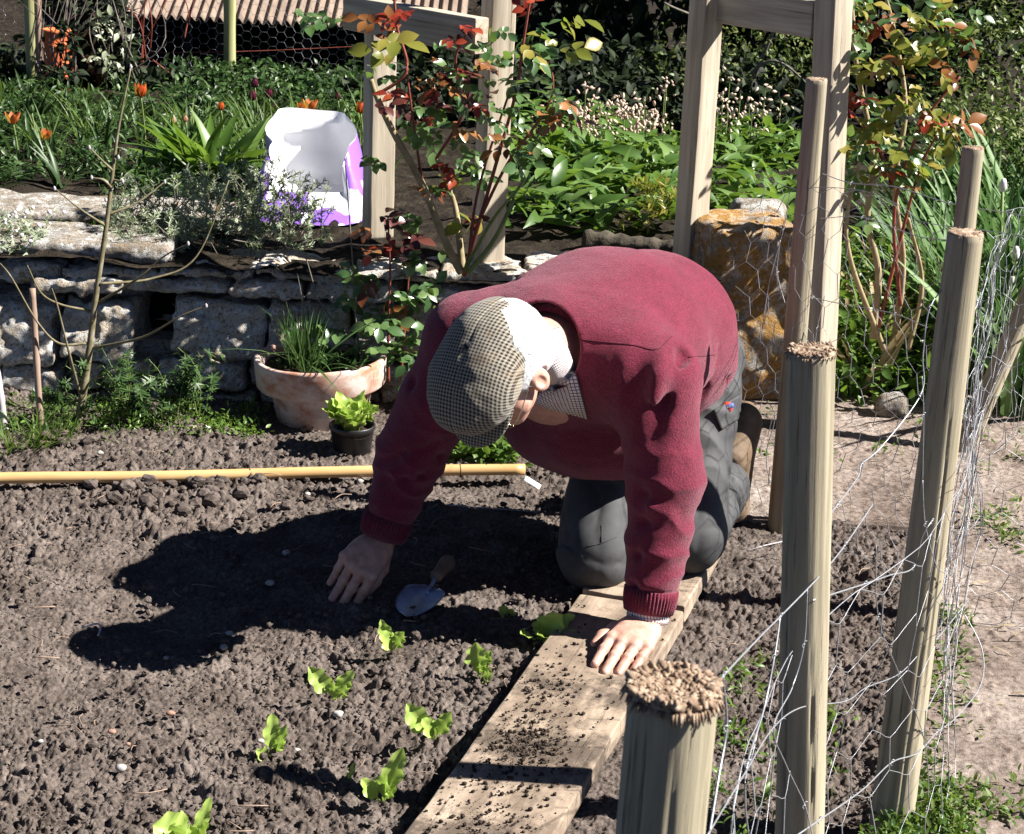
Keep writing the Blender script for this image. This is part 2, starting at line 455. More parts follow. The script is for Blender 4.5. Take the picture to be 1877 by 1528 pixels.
def stone(name, c, r, mt, label, cat, seed, rad=.02, h=.008, ax=None, amp=.008, group=None):
    c = np.array(c, float); r = np.array(r, float)
    def fn(P):
        return box_sd(P + .01 * np.stack([vn(P, .1, seed), vn(P, .1, seed + 1), vn(P, .1, seed + 2)], 1), c, r, ax, rad) + amp * vn(P, .06, seed + 3) + .35 * amp * vn(P, .02, seed + 4)
    R = np.linalg.norm(r[:2]) if ax is not None else None
    e = np.array([R, R, r[2] + .03]) if ax is not None else r
    Vv, F = sdf_mesh(fn, c - e - .035, c + e + .035, h)
    return tag(mk(name, Vv, F, mt), label, cat, group)
stone("stone_block", (.66, 5.22, .25), (.135, .14, .265), M_pier, "large stone block with orange and white lichen beside the timber post", "stone block", 120, .03, .008, rot_axes((.97, .24, 0), (-.24, .97, 0)), .011)
stone("stone_rubble", (.73, 5.46, .47), (.08, .09, .05), M_slab, "pale rubble stone behind the lichen block", "stone", 131, .03, .008)
stone("flagstone", (-1.35, 5.62, .375), (.46, .16, .022), M_slab, "grey flat flagstone in the border, farther back of two", "flagstone", 140, .015, .01)
stone("flagstone", (-1.42, 5.18, .378), (.42, .15, .024), M_slab, "grey flat flagstone just behind the wall top, nearer of two", "flagstone", 150, .015, .01)
stone("stone_rubble", gp(1630, 742, .03), (.045, .04, .035), M_slab, "brown stone at the path edge beyond the netting", "stone", 160, .03, .006)
# ================================================================== the kneeling man
person_base = V3(.25, 3.62, 0)
# joints, world metres
SH_R = V3(-.10, 3.62, .565); EL_R = at(752, 830, 3.66); WR_R = at(700, 985, 3.635)
SH_L = V3(.28, 3.46, .555); EL_L = at(1222, 880, 3.40); WR_L = gp(1188, 1124, .092)
HEADC = at(914, 668, 3.30)
cdir = nrm(CE - HEADC)
HF = nrm(-.33 * CR - .93 * CU + .12 * cdir)                     # where the face points
HU = .82 * cdir - .56 * CR; HU = nrm(HU - HF * (HU @ HF))      # crown of the head
HL = np.cross(HU, HF)                                          # his left
HAX = np.stack([HL, HF, HU])
def hp(l, f, u): return HEADC + l * HL + f * HF + u * HU
NECK = V3(.075, 3.53, .592)
HIP_R = V3(.29, 4.02, .45); HIP_L = V3(.425, 3.93, .45)
KN_R = at(1092, 1010, 3.62); KN_L = V3(.40, 3.68, .13)
FT_R = V3(.38, 4.12, .11); FT_L = V3(.525, 4.09, .11)

def skinm():
    m, nt, b = mat("skin")
    n = noise(nt, 45, 6, .65); r = ramp(nt, n.outputs[0], [(.3, (.40, .20, .15)), (.55, (.55, .31, .24)), (.75, (.62, .38, .30))])
    n2 = noise(nt, 160, 6, .7); f = ramp(nt, n2.outputs[0], [(.56, (0, 0, 0)), (.68, (1, 1, 1))])
    nt.links.new(mix(nt, math_n(nt, "MULTIPLY", f.outputs[0], .35), r.outputs[0], (.16, .09, .07)), b.inputs["Base Color"])
    b.inputs["Roughness"].default_value = .5; b.inputs["Subsurface Weight"].default_value = .12; b.inputs["Subsurface Radius"].default_value = (.012, .005, .003); b.inputs["Subsurface Scale"].default_value = .4
    n3 = noise(nt, 260, 4); bump(nt, b, n3.outputs[0], .35, .0015); return m
M_skin = skinm()

# ---- hands: each finger is a chain of four joints rooted in the palm
def hand_chain(wrist, axis, out, length, spread, bend, thumb_dir):
    """axis: wrist -> knuckles, out: back of the hand normal; side = thumb side"""
    axis = nrm(axis); out = nrm(out - axis * (out @ axis)); side = nrm(thumb_dir - axis * (thumb_dir @ axis) - out * (thumb_dir @ out))
    L = length
    fing = []
    for k, (s, base, ln) in enumerate(((.0345, .096, .076), (.0120, .101, .084), (-.0105, .097, .078), (-.0320, .088, .062))):
        p = wrist + axis * base * L + side * s * L * 1.06; ch = [wrist + axis * .03 * L + side * s * .55 * L, p]
        d = axis + side * (spread[k]); ang = bend[k]; q = p
        for j, fr in enumerate((.46, .31, .25)):
            a = ang[j]
            dd = nrm(nrm(d) * math.cos(a) - out * math.sin(a)); q = q + dd * ln * fr * L; ch.append(q)
        fing.append(ch)
    return fing, axis, out, side
LH_ax = nrm(gp(1098, 1168, .06) - WR_L); 
LHK = dict(wrist=WR_L + V3(.0, -.005, -.01))
l_axis = nrm(V3(-.40, -.90, -.14)); l_out = V3(.06, -.16, .97)
fL, lax, lout, lside = hand_chain(LHK["wrist"], l_axis, l_out, 1.08, (-.02, -.03, -.01, .03), ((.10, .16, .08), (.10, .15, .08), (.10, .15, .08), (.10, .16, .08)), V3(-.85, .45, 0))
r_axis = nrm(at(652, 1042, 3.55) - WR_R); r_out = V3(.0, -.80, .6)
fR, rax, rout, rside = hand_chain(WR_R, r_axis, r_out, 1.06, (-.01, .0, .01, .02), ((.95, .95, .5), (.9, .9, .5), (.88, .9, .5), (.95, .9, .5)), V3(.9, .1, -.1))
def hand(P, D, wrist, fing, axis, out, side, thumb):
    kn = [f[1] for f in fing]
    W = wrist
    mid = W + axis * .055
    D = ball(P, D, mid, (.044, .058, .020), np.stack([side, axis, out]), .012)
    for f, rr in zip(fing, (.0112, .0114, .0110, .0098)):
        D = cone(P, D, W + axis * .012 + (f[0] - W - axis * .03) * .8, f[1], .013, rr + .0022, .012)
        for j in range(1, 4):
            D = cone(P, D, f[j], f[j + 1], rr - .0006 * (j - 1) * 1.4, rr - .0006 * j * 1.4, .0025)
        D = ball(P, D, f[1] + out * .003, (.0105,) * 3, None, .006)
        D = ball(P, D, f[2] + out * .001, (rr * 1.04,) * 3, None, .003)
    for a, b, r1, r2 in thumb: D = cone(P, D, a, b, r1, r2, .009)
    return D
def thumb_chain(W, axis, out, side, d1, d2, d3):
    b = W + axis * .018 + side * .022 - out * .004
    c1 = b + nrm(d1) * .044; c2 = c1 + nrm(d2) * .034; c3 = c2 + nrm(d3) * .026
    return [(b, c1, .0165, .0125), (c1, c2, .0115, .0108), (c2, c3, .0106, .0086)]
thL = thumb_chain(LHK["wrist"], lax, lout, lside, lside * .75 + lax * .75 - lout * .25, lax * .9 + lside * .45 - lout * .2, lax * 1.0 + lside * .15 - lout * .15)
thR = thumb_chain(WR_R, rax, rout, rside, rside * .45 + rax * .8 - rout * .45, rax * 1.0 - rout * .35 + rside * .1, rax * 1. - rout * .3)
def body_fn(P):
    D = np.full(len(P), .25)
    # torso, neck
    D = cone(P, D, (SH_R + SH_L) / 2 + V3(0, .03, -.03), (HIP_R + HIP_L) / 2 + V3(0, 0, .03), .12, .14, .03)
    D = cone(P, D, SH_R, SH_L, .06, .06, .04)
    D = cone(P, D, NECK + V3(.02, .03, -.01), hp(0, -.045, -.06), .066, .06, .03)
    # head
    D = ball(P, D, hp(0, -.012, .02), (.074, .095, .088), HAX, .02)
    D = ball(P, D, hp(0, .035, -.045), (.060, .062, .075), HAX, .03)
    D = ball(P, D, hp(0, .070, -.098), (.028, .022, .022), HAX, .025)
    for s in (-1, 1):
        D = ball(P, D, hp(s * .045, .055, -.04), (.022, .02, .022), HAX, .02)
        D = ball(P, D, hp(s * .030, .085, .005), (.026, .014, .010), HAX, .012)       # brow
        D = ball(P, D, hp(s * .031, .082, -.012), (.0125, .0125, .0125), HAX, .003)    # eye
        # ear: a shell with a rim and a hollow
        D = ball(P, D, hp(s * .082, .004, -.026), (.010, .022, .035), HAX @ np.eye(3), .006)
    D = cone(P, D, hp(0, .092, .0), hp(0, .116, -.040), .009, .014, .012)           # nose
    D = ball(P, D, hp(0, .100, -.045), (.019, .013, .010), HAX, .008)
    D = ball(P, D, hp(0, .090, -.068), (.024, .010, .006), HAX, .006); D = ball(P, D, hp(0, .089, -.078), (.021, .010, .006), HAX, .006)
    for s in (-1, 1):
        m = ((P - hp(s * .090, .006, -.024)) ** 2).sum(1) < .05 ** 2
        if m.any(): D[m] = np.maximum(D[m], -ell_sd(P[m], hp(s * .093, .008, -.022), (.008, .012, .021), HAX))
    # arms
    for s, e, w_ in ((SH_R, EL_R, WR_R), (SH_L, EL_L, WR_L)):
        D = cone(P, D, s, e, .055, .042, .02); D = cone(P, D, e, w_, .042, .028, .02)
    D = ball(P, D, WR_L, (.031, .025, .025), None, .01); D = ball(P, D, WR_R, (.031, .03, .024), None, .01)
    D = hand(P, D, LHK["wrist"], fL, lax, lout, lside, thL)
    D = hand(P, D, WR_R, fR, rax, rout, rside, thR)
    # legs
    for h_, k_, f_ in ((HIP_R, KN_R, FT_R), (HIP_L, KN_L, FT_L)):
        D = cone(P, D, h_, k_, .075, .055, .03); D = cone(P, D, k_, f_, .05, .04, .02)
    return D + .0006 * vn(P, .012, 5)
Vb, Fb = sdf_mesh(body_fn, (-.42, 3.02, -.01), (.66, 4.22, .74), .0026, slack=1.7)
person = mk("person", Vb, Fb, M_skin)
tag(person, "elderly man in a burgundy jumper and tweed flat cap kneeling on a board, planting", "person")

# ---- jumper
def woolm(name, cols, sc):
    m, nt, b = mat(name)
    n = noise(nt, 16, 5); r = ramp(nt, n.outputs[0], cols)
    n2 = noise(nt, sc, 4, .8); f = ramp(nt, n2.outputs[0], [(.3, (.50, .50, .50)), (.52, (1, 1, 1)), (.72, (1.7, 1.6, 1.6))])
    nt.links.new(mix(nt, 1.0, r.outputs[0], f.outputs[0], "MULTIPLY"), b.inputs["Base Color"])
    b.inputs["Roughness"].default_value = .9; b.inputs["Specular IOR Level"].default_value = .15
    b.inputs["Sheen Weight"].default_value = .32; b.inputs["Sheen Roughness"].default_value = .45; b.inputs["Sheen Tint"].default_value = (1, .72, .78, 1)
    bump(nt, b, n2.outputs[0], .9, .004); return m, nt, b
M_wool = woolm("burgundy_wool", [(.3, (.135, .015, .034)), (.7, (.180, .022, .048))], 240)[0]
tl = nrm(SH_L - SH_R); tb = nrm((HIP_R + HIP_L) / 2 - (SH_L + SH_R) / 2); tu = nrm(np.cross(tl, tb)); tu = tu if tu[2] > 0 else -tu
TAX = rot_axes(tl, tb)
SM = (SH_L + SH_R) / 2; HM = (HIP_L + HIP_R) / 2
def along(a, b, t): return np.asarray(a) + (np.asarray(b) - a) * t
def rings(P, a, b, amp, wl, seed):
    """creases that cross a sleeve or leg"""
    t = (P - a) @ nrm(b - a)
    ph = t / wl * 6.283 + 3.6 * vn(P, .09, seed) + 1.4 * vn(P, .04, seed + 1)
    return amp * np.abs(np.sin(ph * .5)) ** .8
def jumper_fn(P):
    D = np.full(len(P), .25)
    D = ball(P, D, SM + tb * .04 + V3(0, 0, .02), (.225, .155, .140), TAX, .06)
    D = ball(P, D, at(930, 545, 3.76) + V3(0, 0, -.085), (.16, .14, .10), TAX, .06)
    D = ball(P, D, along(SM, HM, .40) + V3(-.005, .0, .030), (.225, .22, .205), TAX, .07)
    D = ball(P, D, along(SM, HM, .78) + V3(.0, 0, .032), (.20, .19, .205), TAX, .07)
    D = ball(P, D, along(SM, HM, .50) + V3(-.055, -.05, -.155), (.185, .185, .105), TAX, .07)      # belly sag
    D = cone(P, D, SM - tb * .02 + V3(-.02, 0, .03), NECK, .09, .085, .06)
    for s, e, w_, q in ((SH_R, EL_R, WR_R, 0), (SH_L, EL_L, WR_L, 1)):
        D = cone(P, D, s + (SM - s) * .15, s, .10, .088, .05)
        D = cone(P, D, s, e, .087, .074 if q else .072, .035); D = cone(P, D, e, w_ + (e - w_) * .07, .073 if q else .070, .052, .025)
    # crumpled cloth
    D = D + .006 * vn(P, .11, 11) + .0026 * vn(P, .05, 12) + .0008 * vn(P, .016, 13)
    for s, e, w_, sd in ((SH_R, EL_R, WR_R, 3), (SH_L, EL_L, WR_L, 7)):
        m = ((P - e) ** 2).sum(1) < .26 ** 2
        if m.any():
            Q = P[m]; wt = np.clip(1.25 - np.linalg.norm(Q - along(e, w_, .35), axis=1) / .2, 0, 1)
            D[m] += wt * rings(Q, e, w_, .007, .066, sd) - .004 * wt
    # drag lines that run from the left armpit, and across the back of the neck
    for a, b, dp, r in ((at(1175, 655, 3.36), at(1150, 790, 3.33), .020, .020), (at(1250, 660, 3.42), at(1195, 800, 3.34), .016, .018), (at(1268, 760, 3.5), at(1290, 690, 3.6), .012, .018), (at(1300, 640, 3.75), at(1270, 770, 3.7), .014, .02)):
        D = D + dp * np.exp(-(np.maximum(seg_sd(P, a, b, 0, 0), 0) / r) ** 2)
    for a, b, dp, r in ((at(1005, 545, 3.6), at(1075, 640, 3.52), -.013, .018), (at(890, 552, 3.62), at(1005, 545, 3.6), -.012, .018), (at(1205, 690, 3.36), at(1180, 800, 3.32), -.012, .018)):
        D = D + dp * np.exp(-(np.maximum(seg_sd(P, a, b, 0, 0), 0) / r) ** 2)
    for a, b, dp, r in ((at(1245, 650, 3.42), at(1165, 805, 3.33), .013, .017), (at(1160, 660, 3.34), at(1140, 760, 3.32), .011, .016), (at(1215, 640, 3.38), at(1205, 745, 3.34), -.007, .020), (at(1270, 700, 3.45), at(1250, 860, 3.4), .010, .02),
                        (at(1175, 905, 3.34), at(1290, 880, 3.42), .012, .013), (at(1165, 960, 3.33), at(1260, 950, 3.38), .012, .012), (at(1160, 1020, 3.32), at(1265, 985, 3.4), .012, .012), (at(1150, 1075, 3.31), at(1240, 1060, 3.36), .010, .010), (at(1180, 930, 3.32), at(1270, 915, 3.38), -.008, .010),
                        (at(700, 850, 3.6), at(800, 800, 3.6), .014, .014), (at(690, 880, 3.6), at(770, 870, 3.6), .010, .012), (at(760, 700, 3.6), at(800, 830, 3.62), .014, .016), (at(1300, 560, 3.9), at(1325, 690, 3.8), .012, .016), (at(1245, 480, 3.95), at(1300, 600, 3.85), .006, .02),
                        (at(1000, 520, 3.68), at(900, 530, 3.68), .010, .016), (at(1040, 560, 3.6), at(1095, 650, 3.5), .013, .016), (at(960, 820, 3.5), at(1100, 840, 3.5), .008, .016)):
        D = D + dp * np.exp(-((np.maximum(seg_sd(P, a, b, 0, 0), 0) + .004 * vn(P, .04, 19)) / r) ** 2)
    # openings: hem plane, cuffs, neck
    hem = (P - (HM + tb * .075)) @ nrm(tb + V3(0, 0, -.25)); hem = hem + .006 * vn(P, .06, 31)
    D = smax(D, hem, .012)
    for e, w_ in ((EL_R, WR_R), (EL_L, WR_L)):
        ax_ = nrm(w_ - e); c = w_ - ax_ * .008
        m = ((P - w_) ** 2).sum(1) < .16 ** 2
        if m.any():
            t = (P[m] - c) @ ax_; inner = seg_sd(P[m], w_ - ax_ * .06, w_ + ax_ * .06, .041, .041)
            d = smax(D[m], t, .006)
            d = d + .004 * (t > -.05) * 1.0 * np.clip((t + .055) / .01, 0, 1)     # ribbed cuff sits in a little
            D[m] = np.maximum(d, -np.maximum(inner, -(t + .045)))
    nk = hp(0, -.045, -.06); na = nrm(nk - NECK)
    m = ((P - NECK) ** 2).sum(1) < .25 ** 2
    if m.any():
        rad = np.linalg.norm(np.cross(P[m] - NECK, na), axis=1); pl = (P[m] - NECK) @ na
        D[m] = smax(D[m], np.minimum(pl - .022, .088 - rad), .008)
        D[m] = smax(D[m], np.minimum(pl + .03, .070 - rad), .006)
    a_ = np.arctan2((P - HM) @ tu, (P - HM) @ tl)
    D = D + .0022 * np.sin(a_ * 105) * np.clip((hem + .055) / .006, 0, 1)
    return D
Vj, Fj = sdf_mesh(jumper_fn, (-.30, 3.06, .04), (.68, 4.25, .80), .0044, slack=1.9)
jumper = mk("jumper", Vj, Fj, M_wool, person)
# ribbing: cuff bands and neck band are knitted on as rings of fine ribs
def rib_band(name, c, ax_, r0, r1, length, nr, parent, m_, thick=.0035, squash=None, n2=3, lean=0.0):
    ax_ = nrm(ax_); x = nrm(np.cross(ax_, V3(.2, .1, 1))); y = np.cross(ax_, x)
    na = nr * 6; t = np.linspace(0, 2 * np.pi, na, endpoint=False)
    rib = thick * (.5 + .5 * np.cos(t * nr)); V = []; rows = 6
    prof = [(0, -.006), (0, 0), (.35, .002), (.7, .002), (1, 0), (1, -.007)]
    for f, dr in prof:
        r = r0 + (r1 - r0) * f + dr + rib * (1 if dr >= 0 else 0)
        V.append(c + ax_ * length * f + (r * np.cos(t))[:, None] * x + (r * np.sin(t))[:, None] * y)
    F = []
    i = np.arange(rows - 1)[:, None] * na; j = np.arange(na)[None]; k = (j + 1) % na
    F = np.stack([i + j, i + k, i + na + k, i + na + j], -1).reshape(-1, 4)
    return mk(name, np.concatenate(V), F, m_, parent)
for e, w_ in ((EL_R, WR_R), (EL_L, WR_L)):
    a = nrm(w_ - e); rib_band("cuff", w_ - a * .052, a, .052, .047, .048, 46, jumper, M_wool)
nk = hp(0, -.045, -.06); na = nrm(nk - NECK)
rib_band("neckband", NECK + na * .012, na, .085, .076, .028, 70, jumper, M_wool, .003)

# ---- shirt: checked cloth
def checkm(name, base, l1, l2, n, w1=.2):
    m, nt, b = mat(name)
    tc = nt.nodes.new("ShaderNodeUVMap"); sp = nt.nodes.new("ShaderNodeSeparateXYZ"); nt.links.new(tc.outputs[0], sp.inputs[0])
    c = base
    for k, col in ((0, l1), (1, l2)):
        f = math_n(nt, "FRACT", math_n(nt, "MULTIPLY", sp.outputs[k], n)); f = math_n(nt, "LESS_THAN", f, w1)
        c = mix(nt, f, c, col, "MULTIPLY") if not isinstance(c, tuple) else mix(nt, f, c, tuple(np.array(c) * col))
    nt.links.new(c, b.inputs["Base Color"]); b.inputs["Roughness"].default_value = .85; b.inputs["Specular IOR Level"].default_value = .2; return m
M_shirt = checkm("checked_cotton", (.74, .72, .72), (.22, .14, .18), (.30, .18, .16), 1.0, .24)
def cloth_strip(rows, name, parent, m_, per=.0085, thick=.0025):
    """rows: list of equally long polylines, a sheet with thickness"""
    G = np.array(rows); a, n = G.shape[:2]
    du = np.gradient(G, axis=1); dv = np.gradient(G, axis=0); nn = nrm(np.cross(du, dv))
    V = np.concatenate([(G + nn * thick / 2).reshape(-1, 3), (G - nn * thick / 2).reshape(-1, 3)])
    F = gridfaces(a, n); k = a * n
    edge = np.concatenate([np.arange(n), np.arange(1, a) * n + n - 1, (a - 1) * n + np.arange(n - 2, -1, -1), np.arange(a - 2, 0, -1) * n])
    e2 = np.roll(edge, -1)
    Fs = np.concatenate([F, F[:, ::-1] + k, np.stack([edge, edge + k, e2 + k, e2], 1)])
    s = np.concatenate([np.zeros((a, 1)), np.cumsum(np.linalg.norm(np.diff(G, axis=1), axis=2), 1)], 1); t = np.concatenate([np.zeros((1, n)), np.cumsum(np.linalg.norm(np.diff(G, axis=0), axis=2), 0)], 0)
    uv = np.stack([s / per, t / per], -1).reshape(-1, 2)
    return mk(name, V, Fs, m_, parent, uv=np.concatenate([uv, uv]))
def surf_point(fn, p, d, n=60, step=.004):
    for k in range(n):
        v = fn(np.array([p]))[0]
        if v < .0: break
        p = p + d * max(v * .7, .0008)
    return p
def on_surface(fn, x_, y_, off, Y0=3.0):
    d = nrm(ray(x_, y_)); s_ = surf_point(fn, CE + d * (Y0 / d[1]), d); return s_ - d * off
def neck_fn(P): return np.minimum(jumper_fn(P), np.minimum(seg_sd(P, NECK - na * .05, hp(0, -.045, -.06), .088, .070), ell_sd(P, NECK, (.09, .09, .09))))
cr = []
for pts, off in ((((1024, 600), (1034, 622), (1047, 655), (1061, 702), (1078, 768)), .004), (((1016, 602), (1025, 625), (1036, 656), (1044, 706), (1042, 758)), .011), (((1008, 605), (1016, 628), (1024, 658), (1020, 708), (1006, 750)), .012), (((1000, 610), (1004, 632), (1007, 664), (1000, 705), (975, 735)), .004)):
    cr.append([on_surface(neck_fn, x_, y_, off) for x_, y_ in curve([(a, b, 0) for a, b in pts], 24)[:, :2]])
cloth_strip(cr, "shirt_collar", person, M_shirt, .0078)
a = nrm(WR_L - EL_L)
xx = nrm(np.cross(a, V3(.2, .1, 1))); yy = np.cross(a, xx); t = np.linspace(0, 2 * np.pi, 60)
cloth_strip([WR_L + a * f + r * (np.cos(t)[:, None] * xx + np.sin(t)[:, None] * yy) for f, r in ((-.03, .038), (-.008, .041), (.008, .042), (.015, .041))], "shirt_cuff", person, M_shirt, .0065)

# ---- trousers
def cloth_dark():
    m, nt, b = mat("grey_twill")
    n = noise(nt, 14, 7, .65); r = ramp(nt, n.outputs[0], [(.3, (.034, .035, .037)), (.55, (.054, .055, .058)), (.75, (.080, .081, .082))])
    n4 = noise(nt, 22, 8, .75); f = ramp(nt, n4.outputs[0], [(.58, (0, 0, 0)), (.7, (1, 1, 1))])
    nt.links.new(mix(nt, math_n(nt, "MULTIPLY", f.outputs[0], .35), r.outputs[0], (.15, .125, .10)), b.inputs["Base Color"])
    b.inputs["Roughness"].default_value = .75; b.inputs["Specular IOR Level"].default_value = .35
    n2 = noise(nt, 700, 3); bump(nt, b, n2.outputs[0], .25, .001); return m
M_trs = cloth_dark()
def trousers_fn(P):
    D = np.full(len(P), .25)
    D = ball(P, D, HM + tb * .02 + V3(-.02, 0, -.02), (.160, .15, .150), TAX, .06)
    for h_, k_, f_, q in ((HIP_R, KN_R, FT_R, 0), (HIP_L, KN_L, FT_L, 1)):
        kk = k_ + V3(0, .0, .0)
        D = cone(P, D, h_ + V3(-.012, 0, 0), kk, .110, .086 if q == 0 else .078, .045)
        D = cone(P, D, kk, along(kk, f_, .88), .078, .066, .03)
        m = ((P - along(h_, kk, .5)) ** 2).sum(1) < .4 ** 2
        D[m] += .005 * vn(P[m], .10, 41 + q) + .004 * (1 - np.abs(vn(P[m] * np.array([1.0, .7, .8]), .055, 43 + q))) ** 3
        t = np.clip(1.2 - np.linalg.norm(P - along(h_, kk, .35), axis=1) / .22, 0, 1)
        D += t * rings(P, h_, kk, .010, .08, 51 + q) - .004 * t
        t = np.clip(1.1 - np.linalg.norm(P - along(kk, f_, .5), axis=1) / .2, 0, 1)
        D += t * rings(P, kk, f_, .016, .06, 61 + q) - .007 * t
    # knee panel seam
    s = at(1075, 998, 3.56); e = at(1128, 985, 3.56)
    for k_, f_ in ((KN_R, FT_R), (KN_L, FT_L)):
        m = ((P - f_) ** 2).sum(1) < .12 ** 2
        D[m] = smax(D[m], (P[m] - along(k_, f_, .93)) @ nrm(f_ - k_), .008)
    flat = np.minimum(1, 1)
    return smax(D, .012 - P[:, 2], .012)
Vt, Ft = sdf_mesh(trousers_fn, (-.02, 3.46, .0), (.72, 4.28, .72), .0046, slack=1.9)
trs = mk("trousers", Vt, Ft, M_trs, person)
# thigh pocket with flap and a small round badge
pc = at(1330, 730, 3.84)
def project_patch(fn, px0, py0, quad, nu=12, nv=10, off=.006, Y0=3.2):
    rows = []
    q = np.array(quad, float)
    for j in np.linspace(0, 1, nv):
        r = []
        for i in np.linspace(0, 1, nu):
            p = (q[0] * (1 - i) + q[1] * i) * (1 - j) + (q[3] * (1 - i) + q[2] * i) * j
            d = nrm(ray(*p)); s = surf_point(fn, CE + d * (Y0 / d[1]), d); r.append(s - d * off)
        rows.append(r)
    return rows
flap = cloth_strip(project_patch(trousers_fn, 0, 0, ((1306, 752), (1358, 722), (1362, 762), (1322, 788))), "pocket_flap", trs, M_trs, .01, .004)
M_badge_r = simple("badge_red", [(.3, (.60, .06, .04)), (.7, (.68, .08, .05))], 60, .6, 0)
M_badge_b = simple("badge_blue", [(.3, (.05, .09, .30)), (.7, (.07, .12, .36))], 60, .6, 0)
M_badge_w = simple("badge_white", [(.3, (.7, .7, .7)), (.7, (.78, .78, .78))], 60, .6, 0)
def badge():
    d = nrm(ray(1333, 746)); s = surf_point(trousers_fn, CE + d * (3.2 / d[1]), d) - d * .0105
    n = -d; x = nrm(CR * .93 + CU * .36); x = nrm(x - n * (x @ n)); y = np.cross(n, x)
    t = np.linspace(0, 2 * np.pi, 28, endpoint=False)
    def prism(poly, dep, off):
        poly = np.array(poly); k = len(poly)
        top = s + poly[:, :1] * x + poly[:, 1:] * y + n * (off + dep); bot = top - n * dep
        V = np.vstack([top, bot]); i = np.arange(k); j = (i + 1) % k
        c = np.vstack([V, top.mean(0)])
        return c, [np.stack([i, j, np.full(k, 2 * k)], 1), np.stack([i, i + k, j + k, j], 1)]
    b = mk("badge", *prism(np.stack([np.cos(t) * .013, np.sin(t) * .012], 1), .0015, 0), M_badge_r, flap)
    mk("badge_band", *prism([(-.016, -.005), (.016, -.005), (.016, .005), (-.016, .005)], .0012, .0008), M_badge_b, flap)
    cu = bpy.data.curves.new("t", "FONT"); cu.body = "Dickies"; cu.size = .0085; cu.align_x = "CENTER"; cu.align_y = "CENTER"; cu.extrude = .0003
    to = bpy.data.objects.new("t", cu); COL.objects.link(to)
    me = bpy.data.meshes.new_from_object(to.evaluated_get(bpy.context.evaluated_depsgraph_get()))
    bpy.data.objects.remove(to)
    V = np.array([v.co[:] for v in me.vertices])
    F3 = [tuple(p.vertices) for p in me.polygons]
    Vw = s + V[:, :1] * x + V[:, 1:2] * y + n * (.0024 + V[:, 2:3])
    byk = {}
    for f in F3: byk.setdefault(len(f), []).append(f)
    mk("badge_lettering", Vw, [np.array(v) for v in byk.values()], M_badge_w, flap, smooth=False)
badge()
# ---- boots
M_boot = simple("boot_leather", [(.3, (.10, .065, .04)), (.7, (.20, .14, .09))], 30, .7, .4, .003)
M_sole = simple("boot_sole", [(.3, (.22, .16, .11)), (.7, (.34, .27, .20))], 50, .9, .6, .004)
for f_, nm in ((FT_L, 1), (FT_R, 0)):
    toe = V3(f_[0] + .015, f_[1] + .03, .03); heel = toe + V3(.02, .085, .235); ank = f_ + V3(.0, .0, .055)
    up = nrm(heel - toe); back = nrm(np.cross(np.cross(up, V3(0, 1, 0)), up))
    def bfn(P):
        D = np.full(len(P), .2)
        D = cone(P, D, toe - back * .03, heel - back * .04 - up * .03, .040, .036, .02)
        D = cone(P, D, heel - back * .045 - up * .05, ank, .042, .044, .03)
        D = smax(D, (P - toe) @ back - .0, .006)
        return smax(D, .004 - P[:, 2], .01) + .0012 * vn(P, .02, 3)
    Vv, F = sdf_mesh(bfn, np.minimum(toe, ank) - .12, np.maximum(heel, toe) + .08, .005, slack=1.8)
    bo = mk("boot", Vv, F, M_boot, person)
    def sfn(P):
        side = np.cross(up, back); q = P - toe
        u_, b_, s_ = q @ up, q @ back, q @ side
        wd = .040 - .008 * np.exp(-((u_ - .13) / .05) ** 2)
        D = np.maximum(seg_sd(P - np.outer(b_, back), toe, heel - up * .03, 0, 0) - wd, np.abs(b_ - .012) - .013)
        tread = .004 * (np.sin(u_ * 330) > .2) * (b_ > .012)
        return D + tread + .001 * vn(P, .01, 9)
    Vv, F = sdf_mesh(sfn, np.minimum(toe, heel) - .07, np.maximum(heel, toe) + .07, .004, slack=1.8)
    mk("sole", Vv, F, M_sole, bo)
# ---- cap
def tweed():
    m, nt, b = mat("tweed")
    tc = nt.nodes.new("ShaderNodeUVMap"); sp = nt.nodes.new("ShaderNodeSeparateXYZ"); nt.links.new(tc.outputs[0], sp.inputs[0])
    fs = []
    for k in (0, 1):
        f = math_n(nt, "FRACT", sp.outputs[k]); fs.append(math_n(nt, "LESS_THAN", f, .52))
    tooth = math_n(nt, "LESS_THAN", math_n(nt, "FRACT", math_n(nt, "MULTIPLY", math_n(nt, "ADD", sp.outputs[0], sp.outputs[1]), 4.0)), .5)
    a = math_n(nt, "MULTIPLY", fs[0], fs[1])
    x = math_n(nt, "ABSOLUTE", math_n(nt, "SUBTRACT", fs[0], fs[1])); x = math_n(nt, "MULTIPLY", x, math_n(nt, "ADD", math_n(nt, "MULTIPLY", tooth, .35), .12))
    f = math_n(nt, "ADD", a, x)
    c = ramp(nt, f, [(0, (.33, .295, .235)), (.45, (.105, .093, .076)), (1, (.012, .013, .017))]).outputs[0]
    n = noise(nt, 900, 4, .7); n0 = noise(nt, 22, 4)
    c = mix(nt, math_n(nt, "MULTIPLY", ramp(nt, n0.outputs[0], [(.55, (0, 0, 0)), (.7, (1, 1, 1))]).outputs[0], .25), c, (.30, .19, .11))
    nt.links.new(c, b.inputs["Base Color"]); b.inputs["Roughness"].default_value = .95; b.inputs["Specular IOR Level"].default_value = .1; b.inputs["Sheen Weight"].default_value = .2
    bump(nt, b, n.outputs[0], .6, .0015); return m
M_tweed = tweed()
def capl(P):
    q = P - HEADC; return q @ HL, q @ HF, q @ HU
